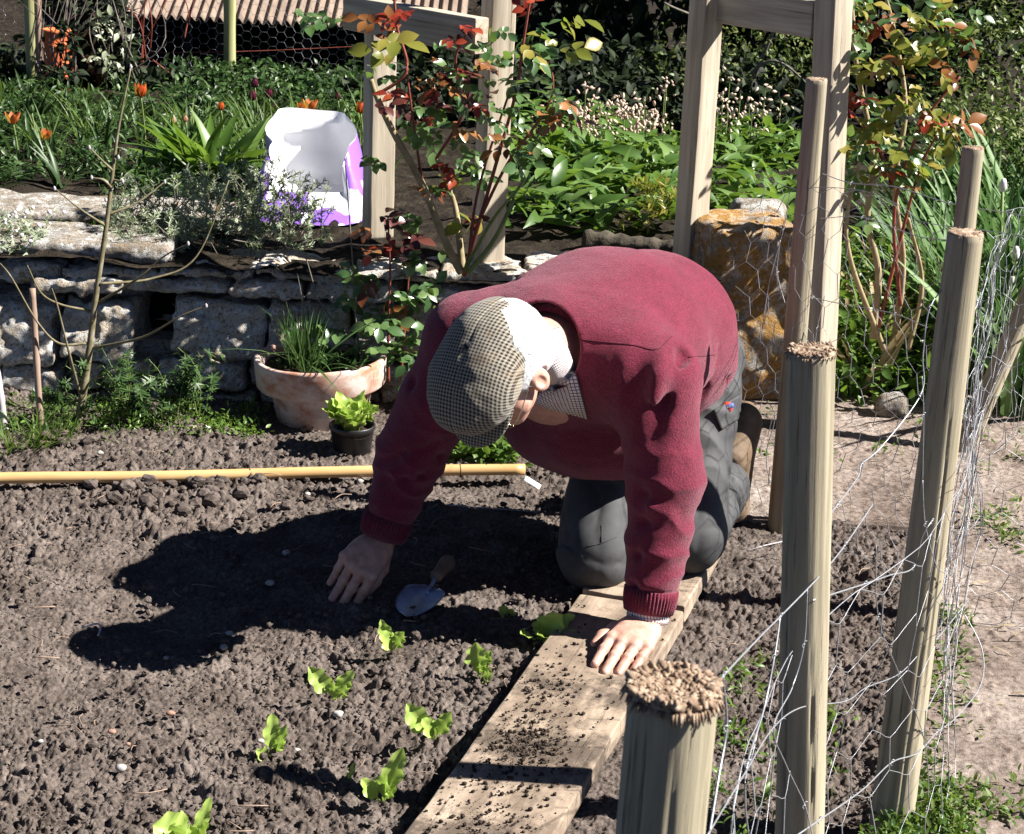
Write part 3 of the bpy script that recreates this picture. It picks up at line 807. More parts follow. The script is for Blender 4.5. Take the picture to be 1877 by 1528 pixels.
def cap_fn(P):
    l, f, u = capl(P)
    D = ell_sd(P, hp(-.006, .006, .032), (.092, .128, .088), HAX)
    D = smin(D, ell_sd(P, hp(-.006, .060, .052), (.088, .096, .052), HAX), .04)
    D = smax(D, -(u - (.012 - .10 * (f + .02) + .22 * l)) , .012)                    # lower edge, dipping at the back
    inner = ell_sd(P, hp(0, .0, .018), (.084, .104, .092), HAX)
    D = smax(D, -np.maximum(inner, u - .07), .004)
    D = D + .0035 * vn(P, .05, 77) + .0012 * vn(P, .018, 78)
    D = D + .0022 * np.exp(-(l / .003) ** 2) * (u > .02)             # centre seam
    peak = np.maximum(ell_sd(P, hp(0, .085, .010), (.074, .082, .012), np.stack([HL, nrm(HF - .22 * HU), nrm(HU + .22 * HF)])), -(f - .03))
    return smin(D, peak, .006)
Vc, Fc = sdf_mesh(cap_fn, HEADC - .20, HEADC + .20, .0026, slack=1.8)
l, f, u = capl(Vc)
sc_ = 1 / .0066
ang = np.arcsin(np.clip(l / .115, -1, 1)); uvc = np.stack([ang * .108 * sc_, (f + .55 * np.clip(.07 - u, 0, 1) * np.sign(f - .01)) * sc_], 1)
cap = mk("flat_cap", Vc, Fc, M_tweed, person, uv=uvc)
cb = mk("cap_button", *lathe([(0, .004), (.006, .003), (.008, 0), (.006, -.003), (0, -.004)], 14), M_tweed, cap); cb.data.transform(Matrix(np.vstack([np.column_stack([HL, HF, HU, hp(0, .0, .118)]), [0, 0, 0, 1]]).tolist())) ; cb.data.transform(Matrix.Translation(-parent_loc(cap)))
# ---- hair: short white hair round the back and the sides, as a soft mass with strands
M_hair = simple("white_hair", [(.3, (.36, .36, .38)), (.55, (.60, .60, .61)), (.75, (.76, .76, .77))], 140, .55, .3, .001)
def hair_fn(P):
    l, f, u = capl(P)
    D = ell_sd(P, hp(0.004, -.020, .010), (.0865, .108, .096), HAX)
    D = smin(D, ell_sd(P, hp(0, -.054, -.040), (.076, .060, .072), HAX), .03)
    D = smax(D, f - .040 - .35 * np.clip(u, -.1, .05), .01)
    D = smax(D, -(u + .05 + .75 * (np.clip(-f, -.03, .1) )), .01)
    e = np.sqrt(((np.abs(l) - .08) / 1.2) ** 2 + (f - .008) ** 2 + (u + .028) ** 2)
    D = smax(D, .030 - e, .006)
    return D + .0015 * vn(P, .02, 87) + .001 * np.sin(u * 900 + 4 * vn(P, .03, 88)) * .6
Vh, Fh = sdf_mesh(hair_fn, HEADC - .16, HEADC + .14, .0026, slack=1.8)
hair = mk("hair", Vh, Fh, M_hair, person)
k = rng.choice(len(Vh), 2200, replace=False)
l, f, u = capl(Vh[k]); out = nrm(Vh[k] - hp(0, -.018, .0))
dd = nrm(-.9 * HU - .25 * HF + .12 * rng.normal(size=(len(k), 3))); dd = nrm(dd - out * (dd * out).sum(1)[:, None] + .20 * out)
st = scatter(leaf(.055, (.8, 1, .8, .2), 0, .25), Vh[k] - out * .001, dd, out, rng.uniform(.009, .020, len(k)))
mk("hair_strands", st[0], st[1], M_hair, hair)
# ---- spectacles
M_wire = simple("spectacle_metal", [(.3, (.55, .45, .30)), (.7, (.62, .52, .36))], 30, .25, 0, metal=1)
g = MB()
for s in (-1, 1):
    t = np.linspace(0, 2 * np.pi, 25)
    g.add(*tube(np.array([hp(s * .042 + .024 * math.cos(q), .108 - .004 * abs(math.cos(q)), -.016 + .018 * math.sin(q)) for q in t]), .0011, 6))
    g.add(*tube(curve([hp(s * .066, .106, -.008), hp(s * .078, .095, -.006), hp(s * .080, .05, -.004), hp(s * .083, -.01, .004), hp(s * .083, -.03, -.012)], 20), .0011, 6))
g.add(*tube(curve([hp(-.011, .112, -.012), hp(0, .114, -.008), hp(.011, .112, -.012)], 8), .0011, 6))
g.build("spectacles", M_wire, person)

M_seam = simple("jumper_seam", [(.3, (.07, .010, .02)), (.7, (.10, .014, .028))], 40, .95, 0)
sm = []
for pts in (((1066, 622), (1110, 627), (1160, 632), (1203, 640), (1232, 616)), ((1262, 654), (1290, 652), (1312, 650))):
    q = []
    for x_, y_ in curve([(a, b, 0) for a, b in pts], 40)[:, :2]:
        d = nrm(ray(x_, y_)); q.append(surf_point(jumper_fn, CE + d * (3.0 / d[1]), d) - d * .0005)
    v_, f_ = tube(np.array(q) - .0006 * np.array(nrm(ray(1200, 640))), .0009, 5); mk("seam", v_, f_, M_seam, jumper)

tsn = 0
for pts in (((1076, 1001), (1100, 996), (1131, 984)), ((1103, 962), (1103, 980), (1103, 994)), ((1322, 700), (1345, 690), (1358, 670))):
    q = []
    for x_, y_ in curve([(a, b, 0) for a, b in pts], 24)[:, :2]:
        d = nrm(ray(x_, y_)); q.append(surf_point(trousers_fn, CE + d * (3.0 / d[1]), d) - d * .0008)
    v_, f_ = tube(np.array(q), .0010, 5); mk("seam", v_, f_, M_trs, trs)
# ================================================================== timber
def woodmat(name, c0, c1, c2, grain=38, crack=.5, green=0, bs=.5, long=(1, 1, .045)):
    m, nt, b = mat(name)
    n1 = noise(nt, grain, 8, .62, stretch=long); n2 = noise(nt, 5, 5, .6); n3 = noise(nt, grain * 1.8, 6, .7, stretch=(long[0], long[1], long[2] * .6))
    c = ramp(nt, n1.outputs[0], [(.3, c0), (.5, c1), (.72, c2)]).outputs[0]
    f = ramp(nt, n2.outputs[0], [(.42, (0, 0, 0)), (.68, (1, 1, 1))]).outputs[0]
    if green < 0:
        n5 = noise(nt, 9, 8, .7); c = mix(nt, math_n(nt, "MULTIPLY", ramp(nt, n5.outputs[0], [(.40, (0, 0, 0)), (.62, (1, 1, 1))]).outputs[0], -green), c, (.085, .060, .045))
    elif green: c = mix(nt, math_n(nt, "MULTIPLY", f, green), c, (.17, .19, .08))
    k = ramp(nt, n3.outputs[0], [(.33, (1, 1, 1)), (.40, (0, 0, 0))]).outputs[0]
    c = mix(nt, math_n(nt, "MULTIPLY", k, crack), c, tuple(np.array(c0) * .25))
    nt.links.new(c, b.inputs["Base Color"]); b.inputs["Roughness"].default_value = .85; b.inputs["Specular IOR Level"].default_value = .2
    h = math_n(nt, "SUBTRACT", n1.outputs[0], math_n(nt, "MULTIPLY", k, .6)); bump(nt, b, h, bs, .003); return m
M_plank = woodmat("board_wood", (.21, .162, .122), (.335, .262, .198), (.44, .357, .278), 30, .6, -.62, .6)
M_stake = woodmat("stake_wood", (.19, .16, .12), (.32, .275, .20), (.44, .39, .285), 55, .75, .22, .7)
M_arch = woodmat("arch_timber", (.27, .22, .17), (.42, .36, .28), (.54, .48, .38), 45, .55, .12, .5)
M_fray = simple("splintered_wood", [(.3, (.10, .065, .045)), (.5, (.26, .18, .125)), (.72, (.46, .38, .29))], 110, .9, .4, .002)
def beam(name, a, b, w, t, ref, m, parent=None, wob=.0015, seed=0, nl=60, bev=.004, ns=5):
    """sawn timber from a to b: w across ref, t the other way; long axis is local Z so the grain runs along it"""
    a = np.asarray(a, float); b = np.asarray(b, float); L = np.linalg.norm(b - a); z = (b - a) / L
    y = nrm(np.asarray(ref, float) - z * (np.asarray(ref, float) @ z)); x = np.cross(y, z)
    pts = []
    for cx, cy, q in ((1, 1, 0), (-1, 1, 1), (-1, -1, 2), (1, -1, 3)):
        for k in range(4):
            th = q * math.pi / 2 + k / 3 * math.pi / 2
            pts.append((cx * (w / 2 - bev) + bev * math.cos(th), cy * (t / 2 - bev) + bev * math.sin(th)))
    out = []
    for i in range(len(pts)):
        p, q = np.array(pts[i]), np.array(pts[(i + 1) % len(pts)])
        if np.linalg.norm(q - p) > .02: out += [p + (q - p) * k / ns for k in range(ns)]
        else: out.append(p)
    O = np.array(out); n = len(O); zz = np.concatenate([[0, .0015], np.linspace(.006, L - .006, nl), [L - .0015, L]])
    sc = np.concatenate([[.0, .6], np.ones(nl), [.6, 0]])
    V = np.concatenate([np.column_stack([O - np.sign(O) * bev * (1 - s) * .4, np.full(n, z_)]) for z_, s in zip(zz, sc)])
    d = V * np.array([1, 1, .25]) + seed * 3.1
    V[:, 0] += wob * vn(d, .05, seed + 1) + wob * .7 * vn(d, .015, seed + 2); V[:, 1] += wob * vn(d, .05, seed + 3) + wob * .7 * vn(d, .015, seed + 4)
    i = np.arange(len(zz) - 1)[:, None] * n; j = np.arange(n)[None]; k = (j + 1) % n
    F = np.stack([i + j, i + k, i + n + k, i + n + j], -1).reshape(-1, 4)
    V = np.vstack([V, [0, 0, 0], [0, 0, L]]); jj = np.arange(n); kk = (jj + 1) % n; e = len(zz) * n
    T = np.concatenate([np.stack([np.full(n, e), kk, jj], 1), np.stack([np.full(n, e + 1), (len(zz) - 1) * n + jj, (len(zz) - 1) * n + kk], 1)])
    o = mk(name, V, [F, T], m, None, smooth=True)
    M = Matrix(np.vstack([np.column_stack([x, y, z, a]), [0, 0, 0, 1]]).tolist())
    if parent is not None:
        o.parent = parent; M = Matrix.Translation(-parent_loc(parent)) @ M
    o.matrix_local = M
    md = o.modifiers.new("edges", "EDGE_SPLIT"); md.split_angle = math.radians(38)
    return o
def muddy(m):
    """ground-in dirt smeared along the board where the tools and hands have been"""
    nt = m.node_tree; b = nt.nodes["Principled BSDF"]; src = b.inputs["Base Color"].links[0].from_socket
    tc = nt.nodes.new("ShaderNodeTexCoord"); sp = nt.nodes.new("ShaderNodeSeparateXYZ"); nt.links.new(tc.outputs["Object"], sp.inputs[0])
    n = noise(nt, 26, 9, .72); n2 = noise(nt, 7, 4, .6); tot = None
    for z, w in ((.81, .20), (.48, .17), (1.06, .10)):
        d = math_n(nt, "SUBTRACT", 1.0, math_n(nt, "DIVIDE", math_n(nt, "ABSOLUTE", math_n(nt, "SUBTRACT", sp.outputs[2], z)), w)); d = math_n(nt, "MAXIMUM", d, 0.0)
        tot = d if tot is None else math_n(nt, "MAXIMUM", tot, d)
    f = math_n(nt, "ADD", math_n(nt, "MULTIPLY", tot, .22), math_n(nt, "ADD", math_n(nt, "MULTIPLY", n.outputs[0], .75), math_n(nt, "MULTIPLY", n2.outputs[0], .30)))
    r = ramp(nt, f, [(.60, (0, 0, 0)), (.74, (1, 1, 1))])
    nt.links.new(mix(nt, math_n(nt, "MULTIPLY", r.outputs[0], .8), src, (.060, .046, .037)), b.inputs["Base Color"])
muddy(M_plank)
# boards the man kneels on
PD = nrm(V3(.297, .955, 0)); PX = V3(PD[1], -PD[0], 0)
p0 = V3(-.147, 2.54, 0); 
def board(s0, s1, h, lab, seed):
    a = p0 + PD * s0 + PX * .112 + V3(0, 0, h); b = p0 + PD * s1 + PX * .112 + V3(0, 0, h)
    return tag(beam("board", a, b, .225, .040, V3(0, 0, 1), M_plank, None, .0022, seed, 90, .004, 10), lab, "board")
board(-.45, 1.035, .026, "long wooden board on the soil under the man's flat hand, strewn with crumbs", 1)
board(1.05, 1.44, .030, "short far board on the soil under the man's knees", 2)
def ico(sub=1):
    import bmesh
    bm = bmesh.new(); bmesh.ops.create_icosphere(bm, subdivisions=sub, radius=1)
    V = np.array([v.co[:] for v in bm.verts]); F = np.array([[v.index for v in f.verts] for f in bm.faces]); bm.free(); return V, F
IV, IF = ico(2)
def lumpy(seed, amp=.35): return IV * (1 + amp * vn(IV + seed, .7, seed) + amp * .45 * vn(IV + seed, .3, seed + 1))[:, None]
def lump_cloud(name, pos, sc, m, seeds=6, flat=.8, parent=None, smooth=True):
    mb = MB(); pos = np.asarray(pos); sc = np.asarray(sc); pick = rng.integers(0, seeds, len(pos))
    for s in range(seeds):
        k = np.where(pick == s)[0]
        if len(k) == 0: continue
        T = lumpy(s * 7 + 3); q = rng.uniform(0, 6.28, len(k)); c, sn = np.cos(q), np.sin(q)
        X = T[None, :, 0] * c[:, None] - T[None, :, 1] * sn[:, None]; Y = T[None, :, 0] * sn[:, None] + T[None, :, 1] * c[:, None]
        W = np.stack([X, Y * rng.uniform(.65, 1, (len(k), 1)), np.repeat(T[None, :, 2], len(k), 0) * flat], -1) * sc[k][:, None, None] + pos[k][:, None]
        mb.add(W.reshape(-1, 3), (IF[None] + (np.arange(len(k)) * len(T))[:, None, None]).reshape(-1, 3))
    return mb.build(name, m, parent, smooth)
M_crumb = simple("damp_soil", [(.3, (.022, .016, .013)), (.7, (.06, .045, .037))], 90, .95, .5, .002, spec=.1)
s_ = np.concatenate([rng.uniform(-.3, 1.0, 700), rng.normal(.36, .10, 1100), rng.normal(.36, .03, 500), rng.normal(.03, .08, 700), rng.normal(.60, .06, 260)]); w_ = np.concatenate([rng.uniform(.006, .218, 700), rng.normal(.085, .045, 1100), rng.normal(.09, .035, 500), rng.normal(.12, .05, 700), rng.normal(.06, .03, 260)])
ok = (s_ < 1.02) & (s_ > -.42) & (w_ > .005) & (w_ < .22); s_, w_ = s_[ok], w_[ok]
sz = .0006 + .0036 * rng.random(len(s_)) ** 6
tag(lump_cloud("soil_crumbs", p0 + s_[:, None] * PD + w_[:, None] * PX + np.column_stack([np.zeros((len(s_), 2)), .0475 + sz * .4]), sz, M_crumb), kind="stuff")
# loose clods lying on the bed and along the pole
n = 9000; y = rng.uniform(2.4, 4.75, n); x = rng.uniform(-1, 1, n) * (.33 * y + .1)
sz = .002 + .0085 * rng.random(n) ** 8
ex = np.concatenate([rng.normal(gp(250, 892)[0], .045, 16), rng.normal(gp(375, 895)[0], .05, 18), rng.normal(gp(320, 905)[0], .12, 24), rng.normal(gp(110, 850)[0], .05, 10)]); ey = np.concatenate([rng.normal(4.15, .03, 16), rng.normal(4.15, .03, 18), rng.normal(4.05, .05, 24), rng.normal(4.42, .03, 10)])
x = np.concatenate([x, ex]); y = np.concatenate([y, ey]); sz = np.concatenate([sz, rng.uniform(.008, .022, len(ex))])
fx = np.abs((x - .02 - .112) - .311 * (y - 2.6)); ok = (x < bedge(y)) & (fx > .14) & ((y < 4.15) | (x < .2)); x, y, sz = x[ok], y[ok], sz[ok]
tag(lump_cloud("soil_clods", np.stack([x, y, soil_base(x, y) + .013 + sz * .3], 1), sz, M_soil, 9, .75, None, False), kind="stuff")
# ================================================================== stakes
def stake(base, top, r0, r1, label, seed, fr=40, fsc=1.0, grp="round wooden stakes of the netting fence"):
    base = np.asarray(base, float); top = np.asarray(top, float)
    root = empty("fence_stake", base, label, "stake", grp)
    L = np.linalg.norm(top - base) + .06; z = nrm(top - base); x = nrm(np.cross(V3(0, 1, 0), z)); y = np.cross(z, x)
    n, m_ = 72, 110
    t = np.linspace(0, 2 * np.pi, n, endpoint=False); h = np.linspace(0, 1, m_)
    T, Hh = np.meshgrid(t, h)
    P = np.stack([np.cos(T), np.sin(T), Hh * L * 1.2], -1).reshape(-1, 3) + seed
    r = (r0 + (r1 - r0) * Hh)
    r = r * (1 + .06 * vn(P * np.array([1, 1, 1]), .8, seed).reshape(T.shape) + .02 * vn(P * np.array([1, 1, .4]), .22, seed + 1).reshape(T.shape))
    rr = np.random.default_rng(seed)
    for c in range(7):
        tc = rr.uniform(0, 6.28); w = rr.uniform(.02, .05); h0, h1 = rr.uniform(0, .8), rr.uniform(.4, 1.1); wob = .12 * np.sin(Hh * rr.uniform(3, 9) + tc)
        d = np.angle(np.exp(1j * (T - tc - wob)))
        r = r - .0055 * np.exp(-(d / w) ** 2) * np.clip((Hh - h0) * 12, 0, 1) * np.clip((h1 - Hh) * 12, 0, 1) * (r1 / .028)
    V = np.stack([r * np.cos(T), r * np.sin(T), Hh * L - .06], -1).reshape(-1, 3)
    i = np.arange(m_ - 1)[:, None] * n; j = np.arange(n)[None]; k = (j + 1) % n
    F = np.stack([i + j, i + k, i + n + k, i + n + j], -1).reshape(-1, 4)
    R = np.column_stack([x, y, z])
    # bruised top: rings that close the end
    rings_ = [V]; e0 = (m_ - 1) * n; Ftop = []
    for q, f in enumerate((.93, .7, .45, .2)):
        tt = np.stack([np.cos(t) * r[-1] * f, np.sin(t) * r[-1] * f, np.full(n, L - .06 + .003) + .0032 * vn(np.stack([np.cos(t) * f * 3, np.sin(t) * f * 3, t * 0], 1) + seed, .35, seed + 5)], 1)
        rings_.append(tt); a = (m_ + q) * n; bq = a - n
        jj = np.arange(n); kk = (jj + 1) % n; Ftop.append(np.stack([bq + jj, bq + kk, a + kk, a + jj], 1))
    F = np.concatenate([F] + Ftop)
    rings_.append(np.array([[0, 0, L - .055]])); a = (m_ + 3) * n; jj = np.arange(n)
    Fc = np.stack([a + jj, a + (jj + 1) % n, np.full(n, (m_ + 4) * n)], 1)
    sh = mk("shaft", np.concatenate(rings_), [F, Fc], M_stake, None); sh.data.materials.append(M_fray); mi = np.zeros(len(sh.data.polygons), np.int32); zc = np.array([p.center[2] for p in sh.data.polygons]); mi[zc > L - .0595] = 1; sh.data.polygons.foreach_set("material_index", mi); sh.parent = root
    M = Matrix(np.vstack([np.column_stack([x, y, z, [0, 0, 0]]), [0, 0, 0, 1]]).tolist()); sh.matrix_local = M
    mb = MB()
    for q in range(fr):
        th = rr.uniform(0, 6.28); rad = r1 * math.sqrt(rr.uniform(.02, 1.06)); s = rr.uniform(.0007, .0024) * fsc * (r1 / .028) * (.6 + .6 * rad / r1)
        c = V3(rad * math.cos(th), rad * math.sin(th), L - .06 + .001 + .005 * (r1 / .03) * rr.random() * (rad / r1))
        o = nrm(V3(math.cos(th) * rad / r1 * .8 + rr.normal() * .8, math.sin(th) * rad / r1 * .8 + rr.normal() * .8, .35 + .3 * rr.normal()))
        W = lumpy(q % 9, .6) * s; W = W + np.outer(W @ o, o) * rr.uniform(.2, 1.5)
        mb.add(W + c, IF)
    for q in range(int(fr * .16)):
        th = rr.uniform(0, 6.28); c = V3(r1 * .97 * math.cos(th), r1 * .97 * math.sin(th), L - .062)
        o = V3(math.cos(th), math.sin(th), 0); le = rr.uniform(.002, .007) * fsc * (r1 / .028)
        mb.add(*tube(np.array([c - o * .002, c + o * le * .6 + V3(0, 0, le * .2), c + o * le + V3(0, 0, -le * rr.uniform(.2, 1.1))]), np.array([.0016, .0013, .0005]) * fsc * (r1 / .028), 5))
    ft = mb.build("frayed_top", M_fray, None); ft.parent = root; ft.matrix_local = M
    return root
_b1 = at(1209, 1528, 1.20); _t1 = at(1234, 1268, 1.20); stake(_t1 + (_b1 - _t1) * (1.0 / (_t1[2] - _b1[2]) * _t1[2]), _t1, .036, .0325, "battered stake nearest the camera, its top mushroomed into splinters", 11, 800, 1.0)
_b1 = at(1465, 1528, 2.10); _t1 = at(1487, 645, 2.10); stake(_t1 + (_b1 - _t1) * (1.0 / (_t1[2] - _b1[2]) * _t1[2]), _t1, .034, .0285, "cracked stake with a splintered flat top between the near stake and the leaning ones", 22, 240, .8)
stake((.675, 2.725, -.02), at(1770, 428, 2.725), .0375, .0275, "tall stake on the grass edge with a clean round brown top, wires wrapped round it", 33, 60, .4)
stake((.663, 4.113, -.02), at(1497, 146, 4.113), .031, .0245, "slim grey stake behind the kneeling man, in front of the grey arch post", 44, 40, .4)
stake((.911, 3.633, -.02), at(1783, 272, 3.633), .027, .0215, "thin stake with its top just showing above a thicker stake", 55, 40, .4)
b0 = gp(1762, 832, -.02); stake(b0, b0 + V3(.20, .06, .62), .030, .027, "leaning stake propped at a slant behind the netting", 66, 80, .6)
# ================================================================== wire netting
M_galv = simple("galvanised_wire", [(.3, (.26, .27, .29)), (.7, (.40, .41, .44))], 200, .45, 0, metal=.5, spec=.5)
def knots(mb, p, d, r):
    t = np.linspace(0, 2 * np.pi * 2, 12); d = nrm(d); x = nrm(np.cross(d, V3(.3, .2, 1))); y = np.cross(d, x)
    mb.add(*tube(p + np.outer(np.linspace(-.007, .007, 12), d) + r * 1.5 * (np.outer(np.cos(t), x) + np.outer(np.sin(t), y)), r * .8, 4))
def hexwire(base, top, a, seed, rw, jit, label, extra=(), lo=.01):
    """twisted hexagonal netting laid along a ground line, crumpled; the upright sides of each cell are the twisted ones"""
    P = curve(base, 60); sl = np.concatenate([[0], np.cumsum(np.linalg.norm(np.diff(P, axis=0), axis=1))]); L = sl[-1]
    T = np.gradient(P, axis=0); T = nrm(T); Nn = nrm(np.cross(T, V3(0, 0, 1)))
    def S_(s, z):
        b = np.array([np.interp(s, sl, P[:, k]) for k in range(3)]); n_ = np.array([np.interp(s, sl, Nn[:, k]) for k in range(3)]); t_ = np.array([np.interp(s, sl, T[:, k]) for k in range(3)])
        q = np.array([[s, z, seed * 1.7]]); z2 = z * (1 + .12 * vn(q, .35, seed)[0])
        return b + n_ * jit * (2.2 * vn(q, .30, seed + 1)[0] + .9 * vn(q, .09, seed + 2)[0]) + t_ * jit * (1.4 * vn(q, .22, seed + 3)[0] + .6 * vn(q, .07, seed + 5)[0]) + V3(0, 0, z2 + jit * .9 * vn(q, .15, seed + 4)[0])
    w = a * math.sqrt(3); mb = MB(); ni = int(L / w) + 1; nj = int(top / (1.5 * a)) + 1
    for j in range(nj):
        for i in range(ni):
            s0 = i * w + (w / 2 if j % 2 else 0); z0 = lo + j * 1.5 * a
            if s0 + w / 2 > L + w * .2: continue
            A_, B_, C_ = S_(s0 - w / 2 if s0 > 0 else s0, z0 + a / 2), S_(s0, z0), S_(s0 + w / 2, z0 + a / 2)
            mb.add(*tube(curve([A_, (A_ + B_) / 2 + (B_ - A_) * .0, B_, (B_ + C_) / 2, C_], 8), rw, 4, False))
            if j < nj - 1:
                D_ = S_(s0 + w / 2, z0 + 1.5 * a); mb.add(*tube(np.array([C_, D_]), rw * 1.75, 5, False))
    for z in (lo, lo + (nj - 1) * 1.5 * a + a * .5): mb.add(*tube(np.array([S_(q, z) for q in np.linspace(0, L, 60)]), rw * 1.3, 5))
    for e, r in extra: mb.add(*tube(curve(e, len(e) * 8), r, 6)); [knots(mb, p, V3(.4, .8, .2), r) for p in e[1:-1:2]]
    return tag(mb.build("wire_netting", M_galv), label, "netting")
def W(*a): return [at(x, y, Y) for x, y, Y in a]
ex1 = [(W((1285, 1300, 1.24), (1325, 1240, 1.42), (1395, 1165, 1.72), (1430, 1130, 1.88), (1500, 1058, 2.07), (1548, 1000, 2.22), (1600, 924, 2.38)), .0010),
       (W((1296, 1532, 1.34), (1333, 1470, 1.48), (1367, 1414, 1.64), (1418, 1333, 1.86), (1470, 1296, 2.05), (1550, 1285, 2.28), (1588, 1260, 2.42), (1648, 1235, 2.62), (1691, 1192, 2.72), (1717, 1171, 2.85), (1776, 1099, 3.0)), .00085),
       (W((1440, 1545, 1.95), (1503, 1502, 2.05), (1580, 1448, 2.3), (1635, 1397, 2.55), (1682, 1380, 2.68), (1717, 1342, 2.78), (1751, 1316, 2.9), (1797, 1256, 3.05), (1800, 1190, 3.15), (1765, 1120, 3.2)), .0011),
       (W((1490, 1100, 2.06), (1585, 1070, 2.35), (1631, 1054, 2.55), (1674, 1040, 2.69), (1690, 985, 2.68), (1708, 955, 2.69), (1750, 905, 2.8)), .0011),
       (W((1480, 1078, 2.06), (1474, 1180, 2.05), (1452, 1260, 2.02), (1418, 1333, 1.9), (1440, 1400, 1.95), (1475, 1475, 2.0), (1490, 1535, 2.0)), .00085),
       (W((1500, 965, 2.12), (1535, 925, 2.3), (1573, 873, 2.46), (1580, 850, 2.5), (1617, 817, 2.56), (1688, 722, 2.66), (1692, 650, 2.68), (1706, 560, 2.69), (1755, 505, 2.76)), .0011),
       (W((1606, 1000, 2.4), (1610, 1130, 2.45), (1648, 1235, 2.6), (1690, 1340, 2.7), (1702, 1440, 2.75), (1690, 1530, 2.7)), .00085),
       (W((1325, 1240, 1.42), (1332, 1330, 1.45), (1318, 1420, 1.42), (1300, 1530, 1.36)), .0011), (W((1430, 1130, 1.88), (1420, 1200, 1.85), (1400, 1300, 1.8), (1370, 1400, 1.66), (1366, 1470, 1.66), (1372, 1530, 1.68)), .0011),
       (W((1691, 880, 2.69), (1696, 960, 2.69), (1716, 1036, 2.69), (1735, 1060, 2.7), (1700, 1130, 2.69), (1690, 1180, 2.7), (1688, 1240, 2.7)), .0009), (W((1690, 690, 2.68), (1693, 760, 2.68), (1691, 880, 2.69)), .00085)]
hexwire([(.15, 1.25, 0), (.39, 2.10, 0), (.74, 2.72, 0), (.97, 3.63, 0)], .60, .066, 3, .00055, .013, label="near sagging wire netting strung along the row of stakes beside the grass", extra=ex1)
ex2 = [(W((1392, 640, 4.12), (1384, 690, 4.12), (1392, 720, 4.12), (1420, 760, 4.15), (1405, 830, 4.15), (1412, 880, 4.15), (1440, 900, 4.1)), .0011), (W((1448, 352, 4.14), (1436, 420, 4.16), (1410, 520, 4.16), (1392, 640, 4.12)), .0009), (W((1430, 440, 4.15), (1425, 500, 4.16), (1440, 560, 4.14)), .0011),
       (W((1392, 640, 4.12), (1432, 622, 4.1), (1470, 650, 4.1)), .0009), (W((1400, 595, 4.12), (1412, 545, 4.12), (1446, 535, 4.1)), .0009), (W((1375, 728, 4.12), (1400, 712, 4.1), (1434, 702, 4.1)), .0009),
       (W((1508, 318, 4.1), (1560, 335, 4.0), (1640, 342, 3.9), (1740, 372, 3.75), (1860, 392, 3.6), (1900, 400, 3.55)), .0011), (W((1505, 400, 4.1), (1580, 398, 4.0), (1680, 432, 3.85), (1740, 440, 3.7)), .0010), (W((1455, 530, 4.1), (1490, 545, 4.1), (1560, 560, 4.0), (1640, 575, 3.9), (1700, 600, 3.8)), .0010), (W((1440, 520, 4.1), (1470, 600, 4.09), (1490, 640, 4.08), (1498, 600, 4.08), (1512, 540, 4.08)), .00085)]
hexwire([(.55, 4.26, 0), (.60, 4.20, 0), (.665, 4.08, 0), (.80, 3.86, 0), (.95, 3.60, 0), (1.15, 3.55, 0), (1.50, 3.75, 0)], .80, .040, 8, .0006, .018, label="far crumpled wire netting hung between the slim grey stake and the thin stake", extra=ex2)
hexwire([(.95, 3.64, 0), (1.10, 4.05, 0), (1.20, 4.45, 0), (1.42, 4.9, 0)], .70, .045, 14, .00055, .020, label="loose wire netting trailing past the leaning stake over the path")
# ================================================================== small things on and round the bed
M_pole = simple("varnished_pole", [(.3, (.42, .25, .10)), (.55, (.56, .36, .165)), (.75, (.66, .46, .24))], 12, .35, .15, .001, spec=.5, stretch=(.15, 1, 1))
M_dark = simple("dark_ring", [(.3, (.03, .02, .015)), (.7, (.05, .035, .025))], 40, .6, 0)
pl = curve([gp(-140, 884, .030), gp(0, 876, .030), gp(300, 873, .030), gp(560, 866, .030), gp(760, 862, .030), gp(962, 860, .030)], 60)
po = empty("garden_pole", pl[30], "long yellow-brown pole lying across the soil behind the right hand", "pole")
mk("pole_shaft", *tube(pl, .0145, 18), M_pole, po)
for x_ in (38, 50, 843, 891, 918):
    c = gp(x_, 874 - x_ * .0155, .030); d = nrm(pl[40] - pl[20]); mb = MB(); mb.add(*tube(np.array([c - d * .0012, c + d * .0012]), .0151, 18)); mb.build("ring", M_dark, po)
M_terra = None
def terram():
    m, nt, b = mat("terracotta")
    n1 = noise(nt, 9, 7, .65, stretch=(1, 1, 1.6)); n2 = noise(nt, 40, 7, .7); n3 = noise(nt, 130, 4, .7)
    c = ramp(nt, n2.outputs[0], [(.3, (.36, .15, .085)), (.7, (.50, .23, .14))]).outputs[0]
    f = ramp(nt, n1.outputs[0], [(.38, (0, 0, 0)), (.56, (1, 1, 1))]).outputs[0]
    c = mix(nt, math_n(nt, "MULTIPLY", f, .85), c, (.66, .58, .54))
    k = ramp(nt, n3.outputs[0], [(.30, (1, 1, 1)), (.36, (0, 0, 0))]).outputs[0]
    c = mix(nt, k, c, (.14, .07, .05))
    nt.links.new(c, b.inputs["Base Color"]); b.inputs["Roughness"].default_value = .9; bump(nt, b, n2.outputs[0], .3, .002); return m
M_terra = terram()
pc_ = V3(gp(588, 790)[0] - .010, 4.79, -.03)
pr = empty("flower_pot", pc_, "big weathered terracotta pot with chives growing in it, against the wall", "plant pot")
prof = [(.02, 0), (.118, 0), (.121, .004), (.132, .06), (.1335, .063), (.132, .067), (.146, .128), (.148, .130), (.149, .124), (.174, .122), (.179, .128), (.184, .196), (.183, .203), (.177, .205), (.169, .203), (.160, .19), (.155, .165)]
